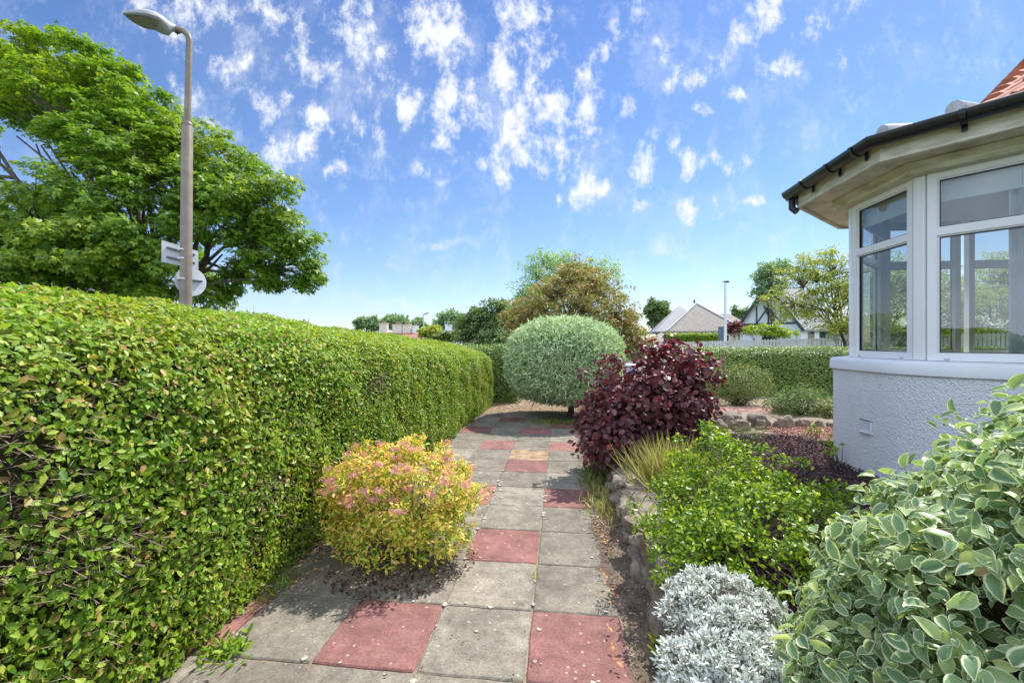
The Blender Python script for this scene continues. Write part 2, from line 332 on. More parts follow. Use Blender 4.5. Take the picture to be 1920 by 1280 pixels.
M['privet_tip'] = leafmat('privet_young_leaf', [(0,(.13,.27,.02)),(.5,(.25,.40,.035)),(.9,(.44,.53,.08)),(.975,(.48,.32,.12)),(1,(.5,.3,.15))], .42, .4, patch=(1.15,.92,.7), spec=.35)
M['privet_far'] = leafmat('back_hedge_leaf', [(0,(.10,.19,.04)),(.6,(.21,.33,.075)),(.95,(.38,.47,.13)),(1,(.3,.25,.1))], .38, .3, patch=(1.1,.95,.8))
M['silver'] = leafmat('silver_pear_leaf', [(0,(.17,.27,.12)),(.35,(.40,.53,.27)),(.7,(.66,.77,.45)),(1,(.86,.91,.68))], .6, .30, tcol=(1,1.1,.7), patch=(.85,.95,.9), pscale=1.2)
M['maple'] = leafmat('sycamore_leaf', [(0,(.06,.15,.016)),(.45,(.16,.30,.025)),(.85,(.31,.44,.04)),(1,(.46,.54,.08))], .45, .45, patch=(1.5,1.1,.8), pscale=.28)
M['purple'] = leafmat('smoke_bush_leaf', [(0,(.06,.018,.024)),(.5,(.125,.038,.045)),(.85,(.23,.085,.085)),(1,(.38,.20,.19))], .45, .26, tcol=(1.7,.5,.6), spec=.45)
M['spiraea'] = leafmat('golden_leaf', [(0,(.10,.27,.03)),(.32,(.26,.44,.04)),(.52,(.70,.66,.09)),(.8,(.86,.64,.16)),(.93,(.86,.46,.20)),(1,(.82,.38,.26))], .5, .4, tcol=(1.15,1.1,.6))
M['pinkflower'] = leafmat('pink_flower', [(0,(.62,.30,.20)),(.6,(.78,.42,.32)),(1,(.80,.42,.50))], .7, .3, tcol=(1,.8,.8))
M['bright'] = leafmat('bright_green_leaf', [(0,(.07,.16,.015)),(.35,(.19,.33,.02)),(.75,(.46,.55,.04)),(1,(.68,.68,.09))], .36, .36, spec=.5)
M['woolly'] = leafmat('silver_white_leaf', [(0,(.20,.17,.12)),(.25,(.42,.45,.38)),(.6,(.68,.72,.67)),(1,(.85,.87,.83))], .7, .2, tcol=(1,1,.9))
M['varieg'] = leafmat('cream_edged_leaf', [(0,(.14,.25,.12)),(.5,(.25,.38,.18)),(.85,(.42,.53,.20)),(.96,(.56,.60,.22)),(1,(.66,.48,.28))], .42, .36, tcol=(1.1,1.15,.6), margin=(.72,.74,.48), spec=.4, mthr=.56)
M['grassy'] = leafmat('broom_stem', [(0,(.22,.24,.05)),(.6,(.42,.40,.12)),(1,(.62,.55,.28))], .6, .25)
M['redbush'] = leafmat('bronze_bush_leaf', [(0,(.12,.20,.035)),(.55,(.32,.38,.08)),(.76,(.44,.30,.12)),(.92,(.56,.27,.18)),(1,(.72,.46,.36))], .5, .4, tcol=(1.2,1,.6), patch=(.8,1.0,.8), pscale=.8)
M['mint'] = leafmat('feathery_leaf', [(0,(.20,.34,.13)),(.6,(.38,.55,.25)),(1,(.52,.64,.36))], .5, .4)
M['yellowgreen'] = leafmat('yellow_green_leaf', [(0,(.16,.25,.035)),(.45,(.36,.45,.055)),(.85,(.60,.60,.10)),(1,(.60,.42,.14))], .45, .35, patch=(.8,.9,.9), pscale=.5)
M['dark'] = leafmat('dark_tree_leaf', [(0,(.09,.15,.05)),(.6,(.18,.27,.09)),(1,(.29,.38,.14))], .5, .35)
M['bluegreen'] = leafmat('far_tree_leaf', [(0,(.14,.25,.12)),(.6,(.25,.39,.19)),(1,(.36,.48,.26))], .5, .35)
M['olive'] = leafmat('olive_shrub_leaf', [(0,(.10,.16,.035)),(.6,(.21,.28,.07)),(1,(.36,.38,.13))], .5, .3)
M['litter'] = leafmat('dry_leaf', [(0,(.22,.09,.04)),(.4,(.42,.20,.08)),(.8,(.58,.33,.14)),(1,(.62,.45,.22))], .75, .1)
M['seedlitter'] = leafmat('dark_litter', [(0,(.03,.016,.01)),(.6,(.09,.04,.025)),(1,(.22,.11,.07))], .85, .05)
M['mulchbits'] = leafmat('bark_chip', [(0,(.03,.016,.017)),(.5,(.08,.042,.044)),(1,(.16,.095,.095))], .9, .03)
M['gravelbits'] = leafmat('gravel_bit', [(0,(.35,.16,.12)),(.6,(.52,.28,.22)),(1,(.6,.45,.38))], .9, .02)
M['crumb'] = leafmat('soil_crumb', [(0,(.07,.05,.035)),(.6,(.20,.15,.10)),(1,(.36,.28,.20))], .95, .0)
M['lichen'] = leafmat('lichen', [(0,(.50,.48,.40)),(1,(.68,.65,.57))], .95, .0)
M['soil'] = noisy('soil', (.10,.07,.05), (.24,.18,.125), 5, .95, .9, 60, c3=(.33,.26,.18), bdist=.02)
M['sandsoil'] = noisy('sandy_soil', (.20,.13,.075), (.42,.30,.19), 9, .95, .8, 80)
M['drysoil'] = noisy('dry_soil', (.20,.15,.10), (.36,.28,.20), 7, .95, .9, 70, c3=(.42,.34,.25), bdist=.02)
M['mulch'] = noisy('mulch', (.05,.028,.028), (.13,.075,.078), 40, .95, 1, 90, bdist=.03)
M['gravel'] = noisy('pink_gravel', (.34,.18,.14), (.52,.30,.24), 50, .9, 1, 120)
M['stone'] = noisy('rough_stone', (.15,.12,.09), (.36,.30,.23), 7, .9, 1, 26, c3=(.48,.42,.34), bdist=.03)
M['render'] = noisy('white_roughcast', (.84,.85,.86), (.89,.90,.90), 3, .85, 1.0, 62, bdist=.022)
M['sillpaint'] = noisy('white_masonry_paint', (.85,.86,.87), (.89,.90,.90), 3, .7, .25, 40)
M['upvc'] = mat('white_frame', (.84,.83,.83), .3)
M['cream'] = noisy('cream_timber', (.34,.31,.20), (.60,.56,.44), 4, .6, .3, 30, c3=(.70,.67,.56), stretch=(1,1,4), lo=.28, hi=.5)
M['gutter'] = mat('black_plastic', (.012,.014,.018), .32)
M['lead'] = noisy('pale_roof_cap', (.42,.42,.43), (.62,.62,.64), 12, .6, .4, 40)
M['tile'] = noisy('red_clay_tile', (.30,.10,.06), (.50,.20,.12), 9, .8, .5, 50, c3=(.55,.30,.2))
M['inner'] = mat('inner_wall', (.45,.45,.43), .9)
M['innerceil'] = mat('inner_ceiling', (.6,.62,.66), .9)
M['carpet'] = mat('carpet', (.2,.18,.16), .95)
M['blind'] = mat('roller_blind', (.80,.82,.84), .8)
M['curtain'] = noisy('grey_curtain', (.42,.45,.47), (.60,.63,.65), 3, .9)
M['post'] = noisy('beige_paint', (.19,.155,.11), (.26,.215,.155), 6, .5, .1, 40)
M['galv'] = noisy('galvanised', (.50,.51,.53), (.64,.65,.67), 14, .45, 0, metal=.3)
M['signback'] = noisy('grey_sign_back', (.58,.59,.61), (.68,.69,.71), 5, .45)
M['rail'] = mat('dark_rail', (.11,.115,.12), .5)
M['lampgrey'] = mat('lantern_grey', (.34,.35,.36), .5)
M['lampdark'] = mat('lantern_dark', (.05,.05,.05), .5)
M['lens'] = noisy('lantern_lens', (.20,.19,.15), (.30,.28,.23), 14, .3)
M['whitepost'] = mat('white_column', (.74,.75,.78), .5)
M['picket'] = noisy('weathered_picket', (.60,.57,.55), (.80,.77,.74), 3, .85, .2, 30)
M['slate'] = noisy('brown_slate', (.20,.175,.15), (.33,.29,.25), 3, .85, .6, 9, stretch=(1,1,6), detail=9)
M['slateg'] = noisy('grey_slate', (.24,.235,.23), (.36,.35,.35), 3, .8, .5, 9, stretch=(1,1,6), detail=9)
M['whitewall'] = noisy('white_wall', (.70,.73,.77), (.80,.82,.85), 1, .85)
M['cottwall'] = noisy('cream_wall', (.60,.55,.44), (.70,.65,.54), 1, .85)
M['darktimber'] = mat('dark_timber', (.04,.05,.07), .6)
M['redroof'] = noisy('red_roof', (.26,.11,.075), (.36,.18,.13), 3, .85, .5, 12)
M['darkglass'] = mat('dark_glass', (.02,.025,.03), .08)
M['carpaint'] = mat('pale_blue_car_paint', (.42,.52,.66), .22, .3)
M['tyre'] = mat('tyre', (.02,.02,.02), .8); M['alloy'] = mat('alloy', (.5,.5,.52), .3, .8)
M['lamplens'] = mat('headlamp', (.75,.77,.8), .1)
M['roadmat'] = noisy('asphalt', (.045,.045,.047), (.07,.07,.072), 30, .9, .4, 120)
M['capgrey'] = mat('cap_grey', (.45,.45,.46), .5)
M['ventdark'] = mat('vent_dark', (.06,.06,.07), .9)
def glassmat():
    m = bpy.data.materials.new('window_glass'); m.use_nodes = True; nt = m.node_tree; nt.nodes.clear()
    out = N(nt, 'ShaderNodeOutputMaterial'); t = N(nt, 'ShaderNodeBsdfTransparent'); t.inputs[0].default_value = (.72,.77,.76,1)
    g = N(nt, 'ShaderNodeBsdfGlossy'); g.inputs['Roughness'].default_value = .0; ge = N(nt, 'ShaderNodeNewGeometry')
    dp = N(nt, 'ShaderNodeVectorMath', operation='DOT_PRODUCT'); L(nt, ge.outputs['Incoming'], dp.inputs[0]); L(nt, ge.outputs['Normal'], dp.inputs[1])
    ab = N(nt, 'ShaderNodeMath', operation='ABSOLUTE'); L(nt, dp.outputs['Value'], ab.inputs[0]); iv = N(nt, 'ShaderNodeMath', operation='SUBTRACT'); iv.inputs[0].default_value = 1; L(nt, ab.outputs[0], iv.inputs[1])
    pw = N(nt, 'ShaderNodeMath', operation='POWER'); L(nt, iv.outputs[0], pw.inputs[0]); pw.inputs[1].default_value = 4.2; fr = N(nt, 'ShaderNodeMath', operation='MULTIPLY_ADD'); L(nt, pw.outputs[0], fr.inputs[0]); fr.inputs[1].default_value = .86; fr.inputs[2].default_value = .14
    mx = N(nt, 'ShaderNodeMixShader'); L(nt, fr.outputs[0], mx.inputs[0]); L(nt, t.outputs[0], mx.inputs[1]); L(nt, g.outputs[0], mx.inputs[2]); L(nt, mx.outputs[0], out.inputs[0]); return m
M['glass'] = glassmat()
def groundmat():
    m = mat('grass_and_soil', (.1,.1,.05), .95); nt = m.node_tree; p = nt.nodes['Principled BSDF']; tc = N(nt, 'ShaderNodeTexCoord')
    a = N(nt, 'ShaderNodeTexNoise'); a.inputs['Scale'].default_value = .35; a.inputs['Detail'].default_value = 8; L(nt, tc.outputs['Object'], a.inputs['Vector'])
    r = N(nt, 'ShaderNodeValToRGB'); ramp(r, [(.35,(.05,.09,.02)),(.6,(.10,.14,.04)),(.75,(.16,.15,.07))]); L(nt, a.outputs[0], r.inputs[0]); L(nt, r.outputs[0], p.inputs['Base Color']); return m
M['ground'] = groundmat()
def slabmat():
    m = mat('paving_slabs', (.3,.3,.28), .9); nt = m.node_tree; p = nt.nodes['Principled BSDF']; tc = N(nt, 'ShaderNodeTexCoord'); O = tc.outputs['Object']
    at_ = N(nt, 'ShaderNodeAttribute', attribute_name='red'); ar = N(nt, 'ShaderNodeAttribute', attribute_name='rnd')
    def nz(s, d=6, r=.6):
        n = N(nt, 'ShaderNodeTexNoise'); n.inputs['Scale'].default_value = s; n.inputs['Detail'].default_value = d; n.inputs['Roughness'].default_value = r; L(nt, O, n.inputs['Vector']); return n.outputs[0]
    big, mid, fine = nz(3.0, 9, .65), nz(11, 10, .78), nz(75, 6, .85)
    g = N(nt, 'ShaderNodeValToRGB'); ramp(g, [(.28,(.125,.107,.080)),(.5,(.235,.205,.158)),(.72,(.34,.30,.235))]); L(nt, mid, g.inputs[0])
    rr = N(nt, 'ShaderNodeValToRGB'); ramp(rr, [(.28,(.145,.085,.070)),(.44,(.245,.105,.088)),(.58,(.30,.14,.12)),(.72,(.30,.21,.175))]); L(nt, mid, rr.inputs[0])
    mx = N(nt, 'ShaderNodeMix', data_type='RGBA'); L(nt, at_.outputs['Fac'], mx.inputs[0]); L(nt, g.outputs[0], mx.inputs[6]); L(nt, rr.outputs[0], mx.inputs[7])
    # worn patches: red paint worn back to grey, big tonal blotches
    st = N(nt, 'ShaderNodeMapRange'); st.inputs['From Min'].default_value = .35; st.inputs['From Max'].default_value = .68; st.inputs['To Min'].default_value = .68; st.inputs['To Max'].default_value = 1.2; L(nt, big, st.inputs['Value'])
    f2 = N(nt, 'ShaderNodeMapRange'); f2.inputs['From Min'].default_value = .3; f2.inputs['From Max'].default_value = .7; f2.inputs['To Min'].default_value = .5; f2.inputs['To Max'].default_value = 1.45; L(nt, fine, f2.inputs['Value'])
    mu = N(nt, 'ShaderNodeMath', operation='MULTIPLY'); L(nt, st.outputs[0], mu.inputs[0]); L(nt, f2.outputs[0], mu.inputs[1])
    rv = N(nt, 'ShaderNodeMapRange'); rv.inputs['To Min'].default_value = .80; rv.inputs['To Max'].default_value = 1.18; L(nt, ar.outputs['Fac'], rv.inputs['Value'])
    mu2 = N(nt, 'ShaderNodeMath', operation='MULTIPLY'); L(nt, mu.outputs[0], mu2.inputs[0]); L(nt, rv.outputs[0], mu2.inputs[1])
    vm = N(nt, 'ShaderNodeVectorMath', operation='SCALE'); L(nt, mx.outputs[2], vm.inputs[0]); L(nt, mu2.outputs[0], vm.inputs['Scale'])
    # small pale lichen flecks
    vo = N(nt, 'ShaderNodeTexVoronoi'); vo.inputs['Scale'].default_value = 26; vo.inputs['Randomness'].default_value = 1; L(nt, O, vo.inputs['Vector'])
    wv = N(nt, 'ShaderNodeMath', operation='MULTIPLY_ADD'); L(nt, mid, wv.inputs[0]); wv.inputs[1].default_value = -.7; wv.inputs[2].default_value = .56
    lt = N(nt, 'ShaderNodeMath', operation='LESS_THAN'); L(nt, vo.outputs['Distance'], lt.inputs[0]); L(nt, wv.outputs[0], lt.inputs[1])
    gt = N(nt, 'ShaderNodeMath', operation='GREATER_THAN'); sp = N(nt, 'ShaderNodeSeparateColor'); L(nt, vo.outputs['Color'], sp.inputs[0]); L(nt, sp.outputs[0], gt.inputs[0]); gt.inputs[1].default_value = .80
    an = N(nt, 'ShaderNodeMath', operation='MULTIPLY'); L(nt, lt.outputs[0], an.inputs[0]); L(nt, gt.outputs[0], an.inputs[1])
    am = N(nt, 'ShaderNodeMath', operation='MULTIPLY'); L(nt, an.outputs[0], am.inputs[0]); am.inputs[1].default_value = .4
    fm = N(nt, 'ShaderNodeMix', data_type='RGBA'); L(nt, am.outputs[0], fm.inputs[0]); L(nt, vm.outputs[0], fm.inputs[6]); fm.inputs[7].default_value = (.55,.53,.46,1)
    L(nt, fm.outputs[2], p.inputs['Base Color'])
    bp = N(nt, 'ShaderNodeBump'); bp.inputs['Strength'].default_value = .6; bp.inputs['Distance'].default_value = .004; L(nt, fine, bp.inputs['Height']); L(nt, bp.outputs[0], p.inputs['Normal'])
    return m
M['slab'] = slabmat()

# ------------------------------------------------------------------ ground, path, beds
def grid_sheet(name, x0, x1, y0, y1, nx, ny, zf, m, kind='structure', label=None):
    xs = np.linspace(x0, x1, nx); ys = np.linspace(y0, y1, ny); X, Y = np.meshgrid(xs, ys); Z = zf(X, Y)
    v = np.stack([X, Y, Z], -1).reshape(-1, 3); f = [(j*nx+i, j*nx+i+1, (j+1)*nx+i+1, (j+1)*nx+i) for j in range(ny-1) for i in range(nx-1)]
    me = bpy.data.meshes.new(name); me.from_pydata([tuple(p) for p in v], [], f); me.shade_smooth(); o = link(name, me, m); return tag(o, label, None, None, kind)
g = MB(); g.add([(-900,-900,-.06),(900,-900,-.06),(900,900,-.06),(-900,900,-.06)], [(0,1,2,3)]); tag(g.obj('ground', M['ground']), kind='structure')
def zn(X, Y, s, a, seed=0): return (vnoise(np.stack([X.ravel(), Y.ravel(), 0*X.ravel()], -1), s, seed).reshape(X.shape) - .5) * a
grid_sheet('garden_soil', -3.6, .75, -2.5, 12.6, 50, 160, lambda X, Y: -.009 + zn(X, Y, 6, .004), M['drysoil'])
g = MB(); g.add([(-9.5,-60,-.04),(-4.2,-60,-.04),(-4.2,160,-.04),(-9.5,160,-.04)], [(0,1,2,3)]); g.obj('road', M['roadmat'])['kind'] = 'structure'
g = MB(); g.add([(-8,12.9,-.035),(40,12.9,-.035),(40,17.5,-.035),(-8,17.5,-.035)], [(0,1,2,3)]); g.obj('side_road', M['roadmat'])['kind'] = 'structure'
g = MB(); g.box((-5.9,-60,-.05),(-4.15,11,.06)); g.obj('pavement', noisy('pavement_asphalt', (.12,.12,.12),(.18,.18,.17),20,.9))['kind'] = 'structure'
P0, PC, Y0, PR = -1.722, .5207, 1.98, .53
reds = {(0,1),(0,3),(2,2),(4,1),(4,3),(6,2),(8,1),(8,3),(10,0),(10,2),(-2,0),(-2,2),(2,-9),(11,3),(12,1)}
def path():
    V = []; Fc = []; red = []; rv = []
    g_ = random.Random(5)
    def slab(x0, x1, y0, y1, isr, dz=0):
        j = .003; x0 += .002 + g_.uniform(0, j); x1 -= .002 + g_.uniform(0, j); y0 += .002 + g_.uniform(0, j); y1 -= .002 + g_.uniform(0, j)
        z = dz + g_.uniform(-.0015, .0015); tx, ty = g_.uniform(-.002, .002), g_.uniform(-.002, .002); e = .007; n = 9
        b = len(V); r_ = g_.random()
        def edge(t, k): return (vnoise(np.array([[t*9 + b*.37, k*3.1, 0]]), 1.0)[0] - .5) * .009
        ring0, ring1, ring2 = [], [], []
        for s_ in range(4):
            for i in range(n):
                t = i / n
                if s_ == 0: p = (x0 + (x1-x0)*t, y0 + edge(t, 0)); q = (p[0] if i else x0 + e*.4, p[1] + e)
                elif s_ == 1: p = (x1 - edge(t, 1), y0 + (y1-y0)*t); q = (p[0] - e, p[1])
                elif s_ == 2: p = (x1 - (x1-x0)*t, y1 - edge(t, 2)); q = (p[0], p[1] - e)
                else: p = (x0 + edge(t, 3), y1 - (y1-y0)*t); q = (p[0] + e, p[1])
                cx, cy = (x0+x1)/2, (y0+y1)/2
                if i == 0: p = (p[0] + (cx-p[0])*.012, p[1] + (cy-p[1])*.012)
                q = (p[0] + (cx-p[0])*.028, p[1] + (cy-p[1])*.028)
                zz = z + tx*(p[0]-cx) + ty*(p[1]-cy)
                ring0.append((p[0], p[1], -.05)); ring1.append((p[0], p[1], zz - .006)); ring2.append((q[0], q[1], zz))
        m = 4 * n; V.extend(ring0 + ring1 + ring2)
        for k in range(m):
            k2 = (k+1) % m; Fc.append((b+k, b+k2, b+m+k2, b+m+k)); Fc.append((b+m+k, b+m+k2, b+2*m+k2, b+2*m+k))
        Fc.append(tuple(b + 2*m + k for k in range(m))); red.extend([isr] * (2*m+1)); rv.extend([r_] * (2*m+1))
    for r_ in range(-7, 14):
        ys = Y0 + r_ * PR
        for c in range(-1, 4):
            x0 = P0 + c * PC; x1 = x0 + PC
            if c == -1: x0 = x1 - .1
            if c == 3: x1 = x0 + .50
            if (r_, c) == (7, 2): continue
            isr = 1.0 if (r_, c) in reds else 0.0
            if c == -1: isr = 1.0 if r_ in (0, 4, -3) else 0.0
            slab(x0, x1, ys, ys + PR, isr)
    me = bpy.data.meshes.new('path'); me.from_pydata(V, [], Fc)
    a = me.attributes.new('red', 'FLOAT', 'FACE'); a.data.foreach_set('value', red); a = me.attributes.new('rnd', 'FLOAT', 'FACE'); a.data.foreach_set('value', rv)
    tag(link('path', me, M['slab']), kind='structure')
path()
grid_sheet('sand_patch', P0+2*PC, P0+3*PC, Y0+7*PR, Y0+8*PR, 14, 14, lambda X, Y: -.002 + zn(X, Y, 14, .005), M['sandsoil'])
# soil spilled over the right slabs, along the foot of the stone wall
def soil_strip():
    ys = np.linspace(-1, 8.6, 200); V = []; nx = 10
    for y in ys:
        nzv = vnoise(np.array([[y*3.2, 1, 0]]))[0] + .5*vnoise(np.array([[y*11, 4, 0]]))[0]
        xl = .30 - .02*(y > 3) + .13 * (nzv - .75) + (.0 if y > 1.5 else -.02)
        for i in range(nx):
            t = i/(nx-1); x = xl + (.74 - xl)*t
            V.append((x, y, -.012 + .05*min(t*1.6, 1) + .012*(vnoise(np.array([[x*16, y*16, 0]]))[0])))
    f = [(j*nx+i, j*nx+i+1, (j+1)*nx+i+1, (j+1)*nx+i) for j in range(len(ys)-1) for i in range(nx-1)]
    me = bpy.data.meshes.new('soil_edge'); me.from_pydata(V, [], f); me.shade_smooth(); tag(link('soil_edge', me, M['soil']), kind='structure')
soil_strip()
BED = .25
grid_sheet('garden_bed', .68, 3.3, -1.5, 6.5, 60, 120, lambda X, Y: BED + zn(X, Y, 5, .04) + zn(X, Y, 25, .02), M['mulch'])
grid_sheet('back_garden', .3, 9, 6.3, 12.6, 80, 70, lambda X, Y: np.clip((X-.45)*1.6, -.03, .22) + zn(X, Y, 4, .05), M['drysoil'])
grid_sheet('gravel_strip', 3.0, 4.6, 6.35, 6.85, 60, 14, lambda X, Y: .280 + zn(X, Y, 9, .03) - .12*np.clip(1-np.minimum(np.minimum(X-3.0,4.6-X),np.minimum(Y-6.35,6.85-Y))/.1, 0, 1), M['gravel'])
grid_sheet('gravel_path', 2.2, 5.4, 8.55, 9.15, 60, 14, lambda X, Y: .262 + zn(X, Y, 9, .03) - .12*np.clip(1-np.minimum(np.minimum(X-2.2,5.4-X),np.minimum(Y-8.55,9.15-Y))/.12, 0, 1), M['gravel'])
def bits(name, x0, x1, y0, y1, n, size, m, z, label, seed=0, keep=None, tm=None, jit=.35):
    g_ = np.random.default_rng(seed); P = np.stack([g_.uniform(x0, x1, n), g_.uniform(y0, y1, n), np.full(n, z)], -1)
    if keep is not None: P = P[keep(P)]
    P[:,2] += g_.uniform(0, .012, len(P))
    return tag(scatter(name, m, P, np.tile([[0,0,1.]], (len(P),1)), size, tm or T_quad(.6), None, jit=jit, seed=seed), label, None, None, 'stuff')
bits('bark_mulch', .8, 3.2, 2.2, 6.3, 26000, .028, M['mulchbits'], BED+.012, 'dark purple-brown bark mulch covering the raised bed', 1, jit=.9)
bits('gravel_chips', 3.0, 4.6, 6.35, 6.85, 3000, .025, M['gravelbits'], .285, 'pink gravel chips between mulch and rockery', 2, jit=.8)
bits('leaf_litter', -1.95, -1.5, -1, 10, 4200, .03, M['litter'], .004, 'dry orange leaf litter along the hedge foot', 3, keep=lambda P: (vnoise(P, 2.2, 3) > .35) & (P[:,0] < -1.9 + .13 + .25*vnoise(P, 3.1, 5)))
bits('shrub_litter', -1.75, -.55, 2.45, 3.6, 2600, .022, M['seedlitter'], .006, 'dark fallen litter under the yellow shrub', 4, keep=lambda P: (vnoise(P, 7, 3) > .42) & (((P[:,0]+1.15)/.55)**2 + ((P[:,1]-2.95)/.45)**2 < .55 + .9*vnoise(P, 4, 8)))
bits('path_debris', -1.7, .6, .5, 9, 900, .014, M['seedlitter'], .004, 'scattered crumbs of soil and twig on the paving', 6, keep=lambda P: vnoise(P, 2, 9) > .5)
bits('wall_foot_debris', .25, .68, .2, 8, 2200, .024, M['litter'], .03, 'dry leaves lying on the soil below the stone wall', 7, keep=lambda P: vnoise(P, 3, 2) > .5)
bits('far_litter', -1.9, .8, 9.0, 11.2, 2600, .035, M['litter'], -.01, 'brown leaf litter on soil behind the silver tree', 8)
bits('soil_crumbs', .22, .62, .3, 8.2, 7000, .016, M['crumb'], .034, 'loose crumbs of soil along the foot of the stone wall', 9, jit=.9, keep=lambda P: P[:,0] > .22 + .14*vnoise(P, 3, 4))
def lichens():
    g_ = np.random.default_rng(21); pts = []; sz = []
    for r_ in range(-3, 9):
        for c in range(0, 4):
            x = P0 + c*PC
            for k in range(int(g_.integers(0, 4 if c in (2, 3) else 2))):
                pts.append((x + g_.normal(.015, .018), Y0 + r_*PR + g_.uniform(0, PR), .0045)); sz.append(g_.uniform(.008, .02))
            for k in range(int(g_.integers(0, 3))):
                pts.append((x + g_.uniform(0, PC), Y0 + r_*PR + g_.normal(.02, .018), .0045)); sz.append(g_.uniform(.007, .018))
    for k in range(46): pts.append((g_.normal(-.86, .17), g_.normal(4.55, .28), .0045)); sz.append(g_.uniform(.012, .024))
    for k in range(30): pts.append((g_.uniform(-1.6, .3), g_.uniform(1, 6), .0045)); sz.append(g_.uniform(.004, .013))
    mb = MB()
    for (x, y, z), s_ in zip(pts, sz):
        n = 9; ph = g_.uniform(0, 6)
        ring = [(x + s_*(1+.3*math.sin(3*a+ph)+g_.uniform(-.15,.15))*math.cos(a), y + s_*(1+.3*math.cos(2*a+ph)+g_.uniform(-.15,.15))*math.sin(a), z) for a in np.linspace(0, 2*math.pi, n, endpoint=False)]
        mb.add(ring + [(x, y, z+.0015)], [(i, (i+1) % n, n) for i in range(n)])
    tag(mb.obj('lichen_spots', noisy('lichen', (.30,.28,.22),(.46,.43,.35), 60, .95)), 'pale lichen spots dotted over the path slabs', None, None, 'stuff')
lichens()

# ------------------------------------------------------------------ dry stone wall and rocks
def rock(mb, c, s, seed, n=2, pw=.62):
    bm = bmesh.new(); bmesh.ops.create_icosphere(bm, subdivisions=n+1, radius=1)
    P = np.array([v.co[:] for v in bm.verts]); q = np.sign(P) * np.abs(P) ** pw
    q = q * (1 + .75*(vnoise(P*1.3 + 5, 1, seed)[:,None]-.5) + .45*(vnoise(P*3.0+9, 1, seed+3)[:,None]-.5) + .14*(vnoise(P*8+9, 1, seed+5)[:,None]-.5))
    th = rnd.uniform(0, 6.28) if s[3] is None else s[3]; ct, st_ = math.cos(th), math.sin(th)
    vs = [(c[0] + (ct*x*s[0] - st_*y*s[1]), c[1] + (st_*x*s[0] + ct*y*s[1]), c[2] + z*s[2]) for x, y, z in q]
    mb.add(vs, [tuple(v.index for v in f.verts) for f in bm.faces]); bm.free()
wallE = empty('stone_wall', (.6, 3.5, 0), 'low rough stone retaining wall edging the right side of the path', 'garden wall')
k = 0; y = -.6
wb = MB()
while y < 7.9:
    l = rnd.uniform(.13, .36); bend = -.10*max(0, (y-4.6))/2.5
    for lvl in range(2):
        rock(wb, (.60 + bend - wallE.location.x + rnd.uniform(-.02,.02) + .045*lvl, y + l/2 + rnd.uniform(-.03,.03) - 3.5, .045 + lvl*.125), (rnd.uniform(.10,.14), l*.62, rnd.uniform(.07,.09), rnd.uniform(-.25,.25)), k); k += 1
    rock(wb, (.665 + bend - wallE.location.x + rnd.uniform(-.03,.03), y + l/2 - 3.5, .25 + rnd.uniform(-.01,.03)), (rnd.uniform(.10,.15), l*.58, rnd.uniform(.035,.055), rnd.uniform(-.4,.4)), k); k += 1
    y += l*1.02
wb.obj('stonework', M['stone'], wallE, True)
rocks = [(3.02,6.95,.1,.09),(3.45,7.12,.13,.10),(4.05,7.0,.11,.08),(2.7,6.85,.13,.08),(4.25,7.15,.13,.09),(2.55,7.1,.2,.12),(2.8,7.3,.16,.10),(3.1,7.15,.2,.11),(3.3,6.85,.17,.13),(3.62,7.0,.13,.11),(3.85,6.95,.12,.09),(2.35,6.8,.16,.08),(1.95,7.4,.2,.1),(2.9,7.7,.22,.1),(2.45,7.9,.2,.09)]
rlab = ['small reddish rockery stone in front of the broad sandy one', 'pointed grey-brown rockery stone behind the row', 'small round cobble beside the pale grey cobble', 'little flat stone at the mulch edge', 'last stone of the rockery row by the white wall','flat tan rockery stone near the purple bush', 'small brown rockery stone behind the mulch', 'broad sandy rockery stone in the row', 'dark rounded rockery stone nearest the mulch', 'rounded tan boulder beside the dark stone', 'pale grey cobble closest to the house corner', 'low stone half hidden by the purple bush', 'stone in the shade behind the purple bush', 'wide flat stone at the back of the rockery', 'slab-like stone beside the shaded soil']
for i, (x, y, s_, h) in enumerate(rocks):
    mb = MB(); rock(mb, (0,0,0), (s_*.85, s_*.62, h*1.25, None), 40+i, pw=.85); o = mb.obj('rock', M['stone'], None, True); o.location = (x, y, .27); tag(o, rlab[i], 'rock', 'rockery stones')

